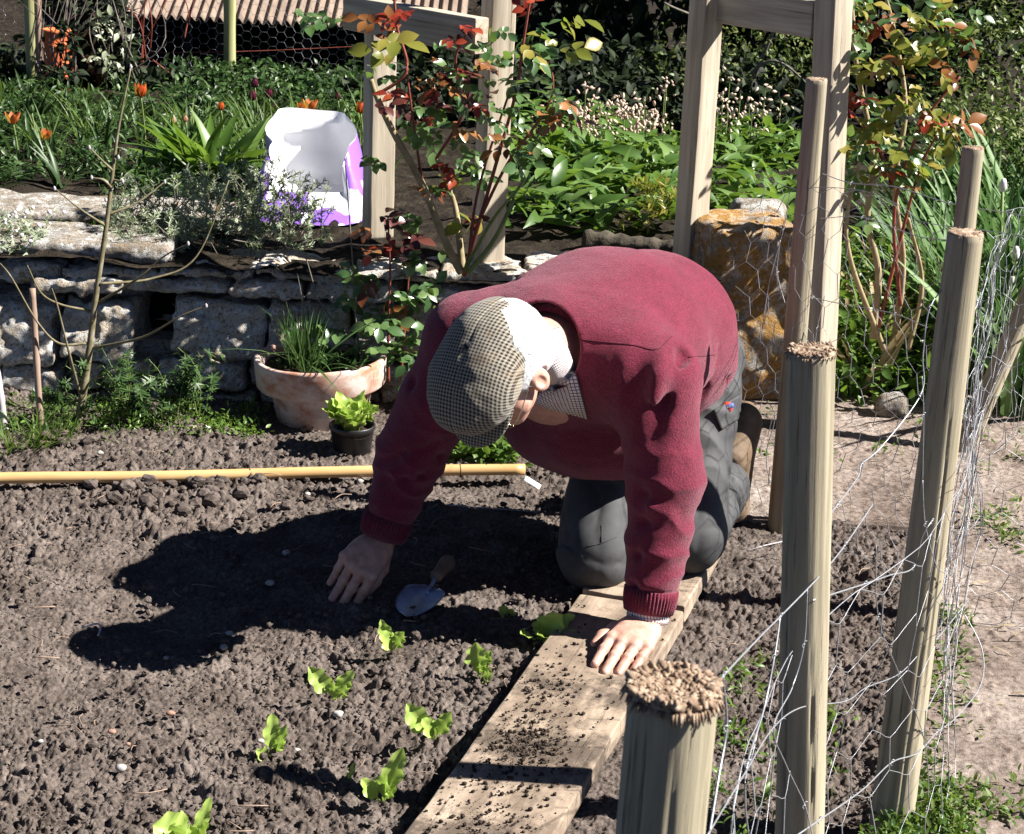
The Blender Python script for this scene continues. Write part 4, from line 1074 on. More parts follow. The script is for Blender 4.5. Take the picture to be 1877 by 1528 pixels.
v, f = lathe(prof, 64); v[:, 0] += .002 * vn(v, .05, 3); v[:, 2] += .0015 * vn(v, .06, 4); ptilt = np.array(Matrix.Rotation(math.radians(-2.5), 3, "Y")); mk("pot_wall", v @ ptilt.T + pc_, f, M_terra, pr)
v, f = lathe([(0, .175), (.08, .178), (.16, .170)], 40); v[:, 2] += .012 * vn(v, .04, 8); mk("compost", v + pc_, f, M_crumb, pr)
M_black = simple("black_plastic", [(.3, (.010, .010, .011)), (.7, (.018, .018, .020))], 60, .42, .1, .0006, spec=.5)
bp = V3(at(645, 840, 4.42)[0], 4.42, .006)
bk = empty("nursery_pot", bp, "small black plastic pot of lettuce plants between the terracotta pot and the man's sleeve", "plant pot")
v, f = lathe([(0, 0), (.044, 0), (.046, .003), (.056, .082), (.0585, .083), (.060, .087), (.060, .095), (.058, .097), (.0555, .096), (.054, .075)], 48); mk("pot_wall", v + bp, f, M_black, bk)
v, f = lathe([(0, .078), (.03, .079), (.056, .074)], 30); v[:, 2] += .006 * vn(v, .02, 8); mk("compost", v + bp, f, M_crumb, bk)
# trowel
tp = gp(745, 1137, .006); th_ = gp(828, 1034, .045); td = nrm(th_ - tp); tx_ = nrm(np.cross(td, V3(-.15, -.45, .9))); tz = np.cross(tx_, td)
M_steel = simple("sky_tinted_steel", [(.3, (.20, .28, .46)), (.7, (.42, .52, .74))], 25, .38, .15, .0008, metal=.85, spec=.5)  # blue of the reflected sky is tinted into the steel colour
M_handle = simple("trowel_handle_wood", [(.3, (.13, .085, .06)), (.7, (.24, .17, .12))], 40, .7, .3, .001, stretch=(1, .2, 1))
tr = empty("trowel", (tp + th_) / 2, "steel hand trowel with a wooden handle lying in the man's shadow beside his right hand", "trowel")
G = []
for i in range(25):
    u = i / 24; wd = .046 * (1 - (1 - min(u / .55, 1)) ** 2.2) ** .5 * (1 if u < .72 else max(.34, 1 - ((u - .72) / .28) ** 1.8 * .75)); row = []
    for j in range(17):
        a = (j / 16 - .5) * 2; row.append(tp + td * u * .128 + tx_ * wd * a + tz * (.013 * a * a * (wd / .046) + .006 * (1 - u) ** 2 + .004))
    G.append(row)
cloth_strip(G, "blade", tr, M_steel, .01, .0016)
nk0 = tp + td * .122 + tz * .006
mk("neck", *tube(curve([nk0 - td * .02, nk0, nk0 + td * .018 + tz * .008, nk0 + td * .034 + tz * .012], 14), .0042, 10), M_steel, tr)
h0 = nk0 + td * .026 + tz * .012
v, f = tube(np.array([h0 + td * q for q in np.linspace(0, .082, 12)]), [.012, .0145, .0145, .014, .0142, .015, .016, .0168, .017, .0165, .0135, .008], 18); mk("handle", v, f, M_handle, tr)
# plant label, canes
M_white = simple("white_plastic", [(.3, (.72, .72, .72)), (.7, (.80, .80, .79))], 60, .5, 0)
a, b, c = gp(962, 876, .03), gp(990, 893, .012), nrm(V3(.3, 1, .3)) * .010
cloth_strip([[a + (b - a) * q + c * s for q in np.linspace(0, 1, 8)] for s in (-1, 0, 1)], "plant_label", None, M_white, .01, .0012)
tag(bpy.data.objects["plant_label"], "white plastic plant label lying at the end of the yellow-brown pole", "plant label")
M_cane = simple("cane", [(.3, (.22, .15, .11)), (.7, (.36, .26, .20))], 20, .7, .3, .001, stretch=(1, 1, .2))
def cane(pts, r, label, m=None):
    t = curve(pts, 20); kn = np.full(len(t), r); kn[[5, 11, 16]] *= 1.15
    return tag(mk("garden_cane", *tube(t, kn, 10), m or M_cane), label, "cane")
cane([at(78, 838, 4.52), at(68, 680, 4.54), at(59, 528, 4.56)], .0085, "brown upright cane standing by the sapling in front of the wall")
M_pale = simple("pale_bark", [(.3, (.34, .31, .33)), (.7, (.52, .48, .50))], 60, .8, .4, .001)
cane([at(18, 838, 4.5), at(8, 780, 4.52), at(0, 720, 4.53), at(-12, 640, 4.55)], .0095, "pale grey stick at the picture's edge rising from the grass tuft", M_pale)
cane([at(884, 845, 4.5), at(884, 815, 4.52), at(883, 770, 4.53)], .004, "thin short stick upright under the man's chest behind the pole")
# sapling
M_bark = simple("sapling_bark", [(.3, (.10, .085, .045)), (.55, (.175, .15, .085)), (.75, (.30, .27, .22))], 40, .75, .4, .001)
sp_ = at(130, 835, 4.55); sap = empty("sapling_tree", sp_, "bare young fruit tree with thin olive branches and pale buds in front of the wall", "tree")
mk("trunk", *tube(curve([sp_ + V3(0, 0, -.02), at(150, 735, 4.56), at(164, 640, 4.58), at(176, 540, 4.6), at(195, 412, 4.62), at(206, 320, 4.64), at(218, 230, 4.66), at(240, 122, 4.68)], 60), np.linspace(.0118, .0022, 56), 12), M_bark, sap)
for br in (((194, 414, 4.62), (150, 385, 4.58), (100, 345, 4.55)), ((206, 312, 4.64), (185, 292, 4.62), (164, 270, 4.6)), ((200, 392, 4.63), (250, 372, 4.66), (302, 333, 4.7)), ((170, 638, 4.58), (261, 618, 4.52), (330, 580, 4.5), (378, 560, 4.5)), ((179, 555, 4.6), (250, 512, 4.58), (300, 470, 4.58), (345, 446, 4.56)),
           ((160, 629, 4.58), (108, 629, 4.55), (67, 588, 4.53), (22, 510, 4.5), (0, 482, 4.48)), ((168, 570, 4.6), (112, 558, 4.58), (75, 536, 4.57), (50, 486, 4.55)), ((183, 520, 4.6), (280, 510, 4.66), (360, 470, 4.7), (420, 330, 4.75)), ((150, 735, 4.56), (125, 640, 4.5), (105, 560, 4.48), (95, 528, 4.47)), ((212, 290, 4.65), (220, 275, 4.64)), ((207, 330, 4.64), (225, 332, 4.62)), ((152, 725, 4.56), (165, 700, 4.54), (190, 690, 4.5)), ((205, 345, 4.63), (190, 330, 4.61), (168, 325, 4.6))):
    q = curve([at(*p) for p in br], 24); mk("branch", *tube(q, np.linspace(.0042, .0014, len(q)), 7), M_bark, sap)
for x_, y_, Y_ in ((100, 345, 4.55), (164, 270, 4.6), (217, 288, 4.64), (302, 333, 4.7), (225, 332, 4.62), (168, 325, 4.6), (240, 122, 4.68), (378, 560, 4.5), (345, 446, 4.56), (205, 345, 4.63), (194, 366, 4.62)):
    mk("bud", lumpy(3, .2) * np.array([.0035, .0035, .0065]) + at(x_, y_, Y_), IF, M_pale, sap)
# ================================================================== timber arches
def turn(a): return V3(math.sin(math.radians(a)), -math.cos(math.radians(a)), 0)
def arch(label, ps, beam_, s, ang):
    root = empty("timber_arch", ps[0][0], label, "rose arch")
    for i, (a, b) in enumerate(ps): beam("post", a, b, s, s, turn(ang), M_arch, root, .0012, 70 + i, 80, .004, 4)
    beam("crossbeam", beam_[0], beam_[1], .048, .098, V3(0, 0, 1), M_arch, root, .0012, 90, 50, .004, 4)
    return root
A = at(692, 432, 5.42); B = gp(892, 496, .33); C = at(1262, 480, 5.26); Dp = V3(at(1509, 640, 4.86)[0], 4.86, -.03)
arch("grey timber arch posts and crossbeam in the left half, behind the red-leaved rose", [(A, A + V3(.0, 0, .64)), (B, B + V3(.012, 0, 1.0))], (at(640, 22, 5.42), at(883, 66, 4.955)), .076, 26)
arch("pale timber arch posts and crossbeam behind the man, beside the lichen block", [(C, C + V3(.0, 0, .95)), (Dp, Dp + (at(1529, -10, 4.86) - Dp) * 1.25)], (at(1318, 8, 5.27), at(1500, 36, 4.90)), .072, 38)
# ================================================================== sack
M_sackin = simple("white_sack_plastic", [(.3, (.78, .78, .82)), (.7, (.84, .84, .86))], 30, .45, 0, .003, spec=.5)
def sackm():
    m, nt, b = mat("printed_sack_plastic")
    n1 = noise(nt, 9, 2, .5); f = ramp(nt, n1.outputs[0], [(.54, (0, 0, 0)), (.57, (1, 1, 1))]).outputs[0]
    nt.links.new(mix(nt, f, (.24, .11, .58), (.74, .72, .82)), b.inputs["Base Color"]); b.inputs["Roughness"].default_value = .35
    n2 = noise(nt, 26, 4); bump(nt, b, n2.outputs[0], .4, .006); return m
M_sackout = sackm()
def sack():
    c0 = at(592, 400, 5.84); xc = c0[0] - .055
    root = empty("compost_sack", (xc, 5.84, .36), "open plastic compost sack, white inside and purple outside, slumped in the border", "sack")
    t = np.linspace(0, 2 * np.pi, 73)[:-1]; rows = []; m_ = 30
    for i in range(m_):
        u = i / (m_ - 1); back = .5 - .5 * np.sin(t)                     # t=pi/2 : far side... sin>0 = back
        bk_ = .5 + .5 * np.sin(t); zt = .07 + .215 * np.clip(bk_ * 1.5 - .15, 0, 1) ** .7
        zt = np.maximum(zt, .07 + .075 * np.clip(np.cos(t - .5), 0, 1))
        sq = lambda v: np.sign(v) * np.abs(v) ** .55
        rx = (.175 + (.135 - .175) * u) ; ry = .21 + (.14 - .21) * u
        X = xc + .02 - .035 * u * bk_ + rx * sq(np.cos(t)); Y = 5.82 + .12 * u + ry * sq(np.sin(t)) * (1 + .1 * u); Z = .355 + zt * u
        rows.append(np.stack([X, Y, Z], 1))
    G = np.array(rows); Pn = G.reshape(-1, 3)
    dsp = (.055 * np.abs(vn(Pn, .13, 5)) + .006 * vn(Pn, .05, 6) - .014).reshape(m_, 72) * np.linspace(.4, 1.2, m_)[:, None]
    out = G - np.array([xc, 5.86, 0]); out[..., 2] = 0; out = nrm(out)
    i = np.arange(m_ - 1)[:, None] * 72; j = np.arange(72)[None]; k = (j + 1) % 72
    F = np.stack([i + j, i + k, i + 72 + k, i + 72 + j], -1).reshape(-1, 4)
    Go = G + out * dsp[..., None]; mk("sack_outside", Go.reshape(-1, 3), F, M_sackout, root)
    Gi = Go - out * .004; Gi[-1] = Go[-1] + V3(0, 0, .003)
    mk("sack_lining", Gi.reshape(-1, 3), F[:, ::-1], M_sackin, root)
    v = np.concatenate([Gi[5], [[xc, 5.84, .40]]]); jj = np.arange(72)
    mk("sack_contents", v, np.stack([jj, (jj + 1) % 72, np.full(72, 72)], 1), M_sackin, root)
sack()
# ================================================================== stones in the soil
M_peb = simple("pale_pebble", [(.3, (.26, .24, .22)), (.7, (.50, .48, .46))], 60, .75, .3, .002)
M_red = simple("reddish_pebble", [(.3, (.22, .12, .085)), (.7, (.34, .20, .15))], 60, .8, .3, .002)
for i, (x_, y_, w_, red) in enumerate(((222, 1415, 13, 0), (75, 1368, 10, 0), (305, 1205, 9, 0), (495, 1075, 10, 0), (525, 1025, 12, 0), (478, 1345, 12, 0), (620, 1310, 12, 0), (563, 915, 9, 0), (312, 1318, 13, 1), (205, 1348, 9, 1), (1395, 1470, 8, 0), (1362, 1215, 9, 1), (660, 870 + 20, 8, 0), (765, 925, 10, 0), (420, 1153, 12, 0), (185, 788 + 60, 8, 0), (235, 1375, 8, 1), (380, 800, 11, 0), (410, 1180, 9, 0), (545, 1365, 9, 0), (1240, 1215, 8, 1))):
    p = gp(x_, y_, 0); d = np.linalg.norm(p - CE); s = w_ * d / FPX * (.62 if i % 3 else .8)
    z = soil_base(np.array([p[0]]), np.array([p[1]]))[0] + .016
    o = mk("pebble", lumpy(i * 3 + 1, .35) * s * np.array([1, .8, .62]) + V3(p[0], p[1], z), IF, M_red if red else M_peb)
    tag(o, "small reddish stone lying on the dark soil" if red else "small pale stone lying on the dark soil", "stone", "small reddish stones in the soil" if red else "small pale stones in the soil")
# ================================================================== leaf stock
L_rose = leaf(.68, (.05, .62, .95, .88, .55, .04), .22, .18)
L_ov = leaf(.55, (.1, .7, 1, .8, .45, .02), .25, .3)
L_lance = leaf(.30, (.25, .8, 1, .85, .5, .03), .3, .35)
L_blade = leaf(.075, (.9, 1, .95, .75, .45, .02), .4, .45)
L_tul = leaf(.22, (.7, 1, 1, .8, .5, .03), .5, .25)
L_small = leaf(.42, (.2, 1, .7, .03), .2, .2)
L_needle = leaf(.22, (.5, 1, .8, .05), .2, .15)
L_comf = leaf(.46, (.2, .8, 1, .9, .6, .05), .3, .5, .03)
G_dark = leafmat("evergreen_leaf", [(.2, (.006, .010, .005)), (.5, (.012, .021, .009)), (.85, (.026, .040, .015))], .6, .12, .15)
G_mid = leafmat("border_leaf", [(.15, (.018, .042, .012)), (.5, (.040, .085, .022)), (.85, (.080, .14, .038))], .42, .3)
G_fresh = leafmat("fresh_leaf", [(.15, (.055, .115, .02)), (.5, (.095, .18, .03)), (.85, (.16, .25, .06))], .4, .38)
G_rose = leafmat("rose_leaf_green", [(.15, (.035, .085, .03)), (.5, (.075, .15, .05)), (.85, (.15, .22, .08))], .25, .35, .7)
G_yel = leafmat("rose_leaf_yellow", [(.15, (.13, .15, .02)), (.5, (.20, .20, .035)), (.85, (.30, .24, .05))], .3, .35, .5)
G_bronze = leafmat("rose_leaf_bronze", [(.15, (.13, .045, .02)), (.5, (.24, .095, .03)), (.85, (.32, .15, .05))], .3, .3, .5)
G_red = leafmat("rose_leaf_red", [(.15, (.15, .020, .012)), (.5, (.28, .035, .018)), (.85, (.36, .07, .03))], .3, .3, .5)
G_maroon = leafmat("rose_leaf_maroon", [(.15, (.05, .014, .014)), (.5, (.09, .022, .020)), (.85, (.12, .04, .03))], .3, .2, .5)
G_silver = leafmat("silver_leaf", [(.15, (.22, .27, .17)), (.5, (.34, .39, .27)), (.85, (.46, .50, .38))], .7, .35, .2)
G_grass = leafmat("grass_blade", [(.15, (.035, .08, .015)), (.5, (.075, .14, .028)), (.85, (.15, .20, .06))], .5, .35, .25)
G_allium = leafmat("allium_leaf", [(.15, (.05, .11, .03)), (.5, (.09, .18, .05)), (.85, (.15, .25, .08))], .5, .3, .25)
G_let = leafmat("lettuce_leaf", [(.15, (.26, .42, .06)), (.5, (.36, .50, .10)), (.85, (.50, .60, .20))], .4, .42, .5)
G_hedge = leafmat("sunny_hedge_leaf", [(.15, (.05, .085, .015)), (.5, (.10, .15, .03)), (.85, (.20, .23, .07))], .5, .3)
M_stemg = simple("green_stem", [(.3, (.10, .15, .04)), (.7, (.17, .22, .07))], 40, .6, 0)
M_stemr = simple("red_cane", [(.3, (.16, .035, .03)), (.7, (.27, .08, .05))], 40, .5, 0)
M_caneb = simple("old_rose_cane", [(.3, (.20, .17, .08)), (.55, (.33, .26, .15)), (.75, (.45, .30, .22))], 30, .7, .3, .001)
M_twig = simple("grey_twig", [(.3, (.10, .085, .07)), (.7, (.22, .19, .16))], 40, .85, 0)
def part(name, pieces, m, parent=None):
    mb = MB()
    for v, f in pieces: mb.add(v, f)
    return mb.build(name, m, parent)
def ell_points(n, c, R, shell=.5, clump=.0, seed=0):
    d = rdir(n); r = (shell + (1 - shell) * rng.random(n)) if shell else rng.random(n) ** (1 / 3)
    p = d * r[:, None] * np.asarray(R, float)
    if clump:
        k = vn(p + seed, clump, seed) > -.15 - .3 * rng.random(n); p, d = p[k], d[k]
    return p + np.asarray(c, float), d
def crown(n, c, R, tpl, s0, s1, shell=.5, clump=0, seed=0, droop=.3, rnd=.8):
    p, d = ell_points(n, c, R, shell, clump, seed); m = len(p)
    dr = nrm(d + rnd * rng.normal(size=(m, 3)) + [0, 0, -droop]); up = nrm(d * .6 + [0, 0, .9] + .5 * rng.normal(size=(m, 3)))
    return scatter(tpl, p, dr, up, rng.uniform(s0, s1, m))
def tuft(n, base, r, length, tpl, spread=.5, lean=(0, 0, 0)):
    q = rng.uniform(0, 6.28, n); rr = r * np.sqrt(rng.random(n)); b = np.asarray(base, float) + np.stack([rr * np.cos(q), rr * np.sin(q), np.zeros(n)], 1)
    q2 = q + rng.normal(size=n) * .7; s = spread * rng.random(n)
    d = nrm(np.stack([np.cos(q2) * s, np.sin(q2) * s, np.ones(n)], 1) + np.asarray(lean, float))
    up = nrm(np.stack([-np.cos(q2), -np.sin(q2), .25 + 0 * q2], 1) + .5 * rng.normal(size=(n, 3)))
    return scatter(tpl, b, d, up, length * rng.uniform(.55, 1.05, n))
def sprigs(n, c, R, ln, per, tpl, s, outward=.8, upb=.5, zmin=None):
    """short shoots each with a spray of small leaves: (stems, leaves)"""
    p, d = ell_points(n, c, R, .25)
    if zmin is not None: k = p[:, 2] > zmin; p, d = p[k], d[k]
    m = len(p); d = nrm(d * outward + [0, 0, upb] + .5 * rng.normal(size=(m, 3)))
    t = rng.random((m, per)); L = ln * rng.uniform(.6, 1.2, m)
    pp = p[:, None] + d[:, None] * (t * L[:, None])[..., None]; a = rng.normal(size=(m, per, 3)); a = nrm(a - d[:, None] * (a * d[:, None]).sum(-1, keepdims=True))
    dd = nrm(a + .75 * d[:, None]); lv = scatter(tpl, pp.reshape(-1, 3), dd.reshape(-1, 3), np.repeat(d, per, 0) + .3 * rng.normal(size=(m * per, 3)), rng.uniform(.6, 1.15, m * per) * s)
    st = [tube(np.stack([p[i] - d[i] * L[i] * .8, p[i], p[i] + d[i] * L[i]]), [.0016, .0013, .0007], 4, False) for i in range(m)]
    return st, lv
# ================================================================== far back: trees, hedges, shed, poultry fence
def foliage_mass(name, label, cat, blocks, m, tpl, trunk=None, group=None):
    o = empty(name, blocks[0][1] - np.array([0, 0, blocks[0][1][2]]), label, cat, group)
    part("foliage", [crown(n, c, R, tpl, s0, s1, sh, cl, i + 3) for i, (n, c, R, s0, s1, sh, cl) in enumerate(blocks)], m, o)
    for t in trunk or (): mk("trunk", *tube(curve(t[0], 20), np.linspace(t[1], t[2], len(curve(t[0], 20))), 10), M_twig, o)
    return o
foliage_mass("evergreen_tree", "dark evergreen tree behind the two timber arches, with an unseen crown added for shade", "tree",
    [(5200, V3(.75, 10.2, 1.2), (1.35, .8, 1.0), .06, .12, .6, .25), (5200, V3(2.9, 10.6, 2.2), (1.5, 1.1, 1.2), .08, .16, .3, .3), (2600, V3(1.9, 9.7, .9), (.9, .5, .7), .06, .12, .5, .25)], G_dark, L_ov, [([V3(1.6, 10.3, .2), V3(1.65, 10.3, 1.5), V3(1.9, 10.2, 2.6)], .14, .06)])  # high right-hand crown is out of view, added to shade the background
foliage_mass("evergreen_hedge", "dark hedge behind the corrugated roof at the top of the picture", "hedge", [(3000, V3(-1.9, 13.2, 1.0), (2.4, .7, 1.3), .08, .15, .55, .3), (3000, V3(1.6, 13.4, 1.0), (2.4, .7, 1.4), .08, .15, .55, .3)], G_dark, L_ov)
foliage_mass("sunny_hedge", "sunlit loose hedge of small yellow-green leaves in the right top corner", "hedge",
    [(7500, V3(2.15, 7.8, .55), (.55, .45, .75), .022, .045, .5, .10), (4000, V3(1.80, 7.2, .25), (.33, .3, .5), .020, .04, .5, .08), (2500, V3(2.35, 6.9, .4), (.4, .4, .6), .022, .045, .4, .10), (5000, V3(3.3, 7.6, .6), (.8, .5, .8), .03, .055, .5, .12)], G_hedge, L_small, [([V3(2.3, 8.2, -.05), V3(2.2, 8.2, .6)], .02, .008)])
foliage_mass("twiggy_bush", "loose small-leaved bush seen between the posts of the pale arch", "bush",
    [(1500, V3(1.02, 8.5, .55), (.52, .35, .42), .018, .036, .35, .1), (700, V3(.75, 8.2, .42), (.32, .25, .3), .018, .034, .4, .1), (420, V3(1.2, 8.3, .78), (.35, .3, .35), .018, .034, .3, .1)], G_hedge, L_small,
    [([V3(.95, 8.5, .3), V3(.85, 8.4, .7), V3(.6, 8.2, .85)], .012, .004), ([V3(1.0, 8.5, .3), V3(1.15, 8.4, .8), V3(1.3, 8.3, 1.1)], .012, .004), ([V3(.9, 8.5, .3), V3(1.1, 8.3, .6), V3(1.35, 8.2, .45)], .010, .003)])
# shed
def shedm():
    return simple("fibre_cement", [(.3, (.13, .095, .075)), (.55, (.205, .155, .122)), (.75, (.27, .21, .17))], 7, .9, .4, .003)
e0 = at(226, 28, 8.78); e1 = at(700, 22, 8.78); shed = empty("poultry_shed", ((e0[0] + e1[0]) / 2, 9.5, .35), "low open-fronted shed with a pale corrugated roof and a dark inside", "shed")
nx, ny = 900, 30
X, Q = np.meshgrid(np.linspace(e0[0], e1[0] + .4, nx), np.linspace(0, 1, ny)); Zr = e0[2] + Q * .55 + .011 * np.cos(X / .046 * 6.283) + .004 * vn2(X, Q, .3, 4)
Vt_ = np.stack([X, 8.78 + Q * 1.5 + .012 * vn2(X, Q * 0, .2, 7) * (1 - Q), Zr], -1).reshape(-1, 3)
Fr = gridfaces(ny, nx); kk_ = ny * nx; ed = np.concatenate([np.arange(nx)]); 
mk("roof", np.vstack([Vt_, Vt_ - V3(0, 0, .007)]), [Fr, Fr[:, ::-1] + kk_, np.stack([ed[:-1], ed[:-1] + kk_, ed[1:] + kk_, ed[1:]], 1)], shedm(), shed)
M_nearblack = simple("near_black", [(.3, (.012, .010, .009)), (.7, (.03, .024, .02))], 14, .9, .4, .004, stretch=(1, 1, .1))  # near-black material shared by the shed boards and the vent blocks
xm = (e0[0] + e1[0] + .4) / 2; wd = (e1[0] + .4 - e0[0]) / 2
for nm, c, r in (("back_wall", (xm, 10.15, .55), (wd - .05, .02, .35)), ("side_wall", (e0[0] + .06, 9.5, .48), (.02, .6, .22)), ("side_wall", (e1[0] + .34, 9.5, .48), (.02, .6, .22))):
    v, f = sdf_mesh(lambda P: box_sd(P, c, r, None, .004) + .003 * vn(P, .05, 5), V3(*c) - r - .05, V3(*c) + r + .05, .03); mk(nm, v, f, M_nearblack, shed)
for x_ in (345, 405, 560):
    p = at(x_, 140, 9.0); beam("prop", V3(p[0], 9.0, .30), V3(p[0], 9.0, e0[2] + .05), .05, .05, V3(0, 1, 0), M_nearblack, shed, .001, int(x_), 12, .004, 2)
# poultry wire and its posts
def hexnet(x0, x1, Y, z0, z1, a, r, label):
    mb = MB(); h = a * math.sqrt(3) / 2; ni = int((x1 - x0) / (1.5 * a)); nj = int((z1 - z0) / (2 * h)) + 1
    pt = lambda x, z: V3(x, Y + .02 * float(vn2(np.array([x]), np.array([z]), .35, 4)[0]), z + .006 * float(vn2(np.array([x]), np.array([z]), .1, 5)[0]))
    for i in range(ni):
        for j in range(nj):
            cx = x0 + i * 1.5 * a; cz = z0 + j * 2 * h + (h if i % 2 else 0)
            P = [pt(cx + a * math.cos(q), cz + a * math.sin(q)) for q in (math.pi / 3, 2 * math.pi / 3, math.pi, 4 * math.pi / 3)]
            P2 = [pt(cx + a * math.cos(0), cz), P[0]]
            mb.add(*tube(np.array(P), r, 3, False)); mb.add(*tube(np.array(P2), r, 3, False))
    return tag(mb.build("poultry_wire", M_galv), label, "netting")
hexnet(at(232, 100, 8.6)[0], at(668, 100, 8.6)[0], 8.6, .40, .80, .027, .0009, "hexagonal poultry wire in front of the dark open shed")
hexnet(at(-60, 100, 8.6)[0], at(66, 100, 8.6)[0], 8.6, .40, .90, .027, .0009, "hexagonal poultry wire in the left top corner beside the orange chimney pot")
M_gpost = woodmat("green_treated_post", (.20, .20, .09), (.32, .32, .15), (.42, .42, .22), 40, .5, .3)
for x_, lab, rr_, m_ in ((421, "yellow-green round post in front of the corrugated shed roof", .028, M_gpost), (60, "yellow-green round post beside the orange chimney pot", .027, M_gpost), (74, "thin brown post right next to the yellow-green post", .016, M_cane)):
    Yp = 8.55 if x_ > 100 else 8.15; p = at(x_, 155, Yp); z0 = .36
    v, f = tube(np.column_stack([p[0] + np.linspace(0, .012, 14), np.full(14, Yp), np.linspace(z0, 1.5, 14)]), rr_ * (1 + .03 * np.sin(np.arange(14) * 1.7)), 16)
    tag(mk("fence_post", v, f, m_), lab, "post")
mb = MB(); w0, w1 = at(236, 97, 8.56), at(672, 84, 8.56); mb.add(*tube(curve([w0, (w0 + w1) / 2 - V3(0, 0, .008), w1], 30), .0022, 5)); tag(mb.build("straining_wire", M_stemr), "rusty straight wire stretched across the poultry wire", "wire")
c_ = at(107, 132, 8.05); o = empty("chimney_pot", (c_[0], 8.05, .38), "orange-red terracotta chimney pot half hidden by twigs and ivy", "chimney pot")
M_or = simple("orange_terracotta", [(.3, (.52, .10, .035)), (.7, (.68, .18, .06))], 20, .85, .3, .003)
v, f = lathe([(.075, 0), (.085, .01), (.078, .05), (.066, .12), (.058, .22), (.057, .25), (.064, .255), (.064, .275), (.058, .28), (.056, .33), (.066, .335), (.066, .36), (.052, .36), (.048, .30)], 36); v[:, 2] *= .74; mk("pot_wall", v + V3(c_[0], 8.05, .38), f, M_or, o)
for q in range(7):
    a_ = 2.6 + q * .52; beamc = V3(c_[0], 8.05, .38) + V3(.061 * math.cos(-a_), .061 * math.sin(-a_), .226)
    v, f = sdf_mesh(lambda P: box_sd(P, beamc, (.008, .008, .012), None, .002), beamc - .03, beamc + .03, .005); mk("vent_shade", v, f, M_nearblack, o)  # solid dark blocks stand in for the shade inside the holes
# ivy bush at the post and bare red twigs
iv = empty("ivy_bush", (at(170, 120, 8.2)[0], 8.2, .36), "dark ivy with pale-edged leaves climbing beside the chimney pot", "ivy")
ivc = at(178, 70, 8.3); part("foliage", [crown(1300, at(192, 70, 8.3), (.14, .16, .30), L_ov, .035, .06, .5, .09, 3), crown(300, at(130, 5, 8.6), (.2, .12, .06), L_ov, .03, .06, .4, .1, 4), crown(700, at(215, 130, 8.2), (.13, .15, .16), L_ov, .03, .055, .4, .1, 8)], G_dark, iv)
G_var = leafmat("variegated_ivy", [(.15, (.10, .13, .06)), (.5, (.30, .34, .22)), (.85, (.48, .50, .40))], .4, .2)
part("pale_foliage", [crown(230, at(195, 80, 8.1), (.10, .1, .15), L_ov, .025, .05, .6, .05, 5)], G_var, iv)
tw = MB()
for q in range(18):
    a_ = at(rng.uniform(125, 260), rng.uniform(120, 170), 8.1); tw.add(*tube(curve([a_, a_ + V3(rng.normal() * .08, 0, .2), a_ + V3(rng.normal() * .15, .05, .42 + .15 * rng.random())], 12), np.linspace(.004, .0015, 12), 5))
for q in range(16):
    a_ = at(rng.uniform(70, 150), rng.uniform(130, 160), 7.9); tw.add(*tube(curve([a_, a_ + V3(rng.normal() * .05, 0, .14), a_ + V3(rng.normal() * .12, .03, .34)], 12), np.linspace(.0035, .0014, 12), 5))
tw.build("stems", M_twig, iv)
part("low_foliage", [crown(150, at(112, 140, 7.85), (.10, .06, .05), L_ov, .03, .055, .3), crown(60, at(128, 70, 7.9), (.05, .05, .12), L_ov, .03, .05, .3)], G_dark, iv)
rt = empty("red_twigs", at(270, 140, 8.2), "bare reddish twigs arching against the dark shed", "shrub")
for pts in (((255, 175), (262, 60), (268, -40)), ((268, 110), (255, 40), (225, 5)), ((262, 80), (290, 30), (320, -30)), ((275, 90), (278, 40), (270, -20)), ((338, 70), (345, 20), (330, -20)), ((262, 175), (262, 100), (258, 10)), ((280, 110), (300, 125), (330, 150)), ((345, 40), (352, 10), (358, -20))):
    q = curve([at(x, y, 8.35 + .05 * rng.normal()) for x, y in pts], 20); mk("branch", *tube(q, np.linspace(.0045, .0018, len(q)), 5), M_stemr if rng.random() < .7 else M_twig, rt)
# ================================================================== the raised border
pcs = []; pcs2 = []; pcs3 = []; pcs4 = []
def zt(y): return .355 + max(0, (y - 7.2) * .03)
L_fern = leaf(.16, (.6, 1, .8, .04), .3, .25)
def fern(x, y, h, n):
    """feathery leaves: a stalk with opposite leaflets"""
    P, D_, U_, S_ = [], [], [], []
    for q in range(n):
        a = rng.uniform(0, 6.28); d = nrm(V3(math.cos(a), math.sin(a), rng.uniform(.5, 1.4))); b = V3(x, y, zt(y)) + rng.normal(size=3) * [.03, .03, 0]; L = h * rng.uniform(.6, 1.2); sd = nrm(np.cross(d, V3(0, 0, 1))); up = np.cross(sd, d)
        for t in np.linspace(.25, 1, 8):
            p = b + d * L * t - V3(0, 0, .35 * L * t * t)
            for k in (-1, 1): P.append(p); D_.append(sd * k + d * .7); U_.append(up + .2 * rng.normal(size=3)); S_.append(L * (.34 - .22 * t) * rng.uniform(.8, 1.2))
    return scatter(L_fern, np.array(P), np.array(D_), np.array(U_), np.array(S_))
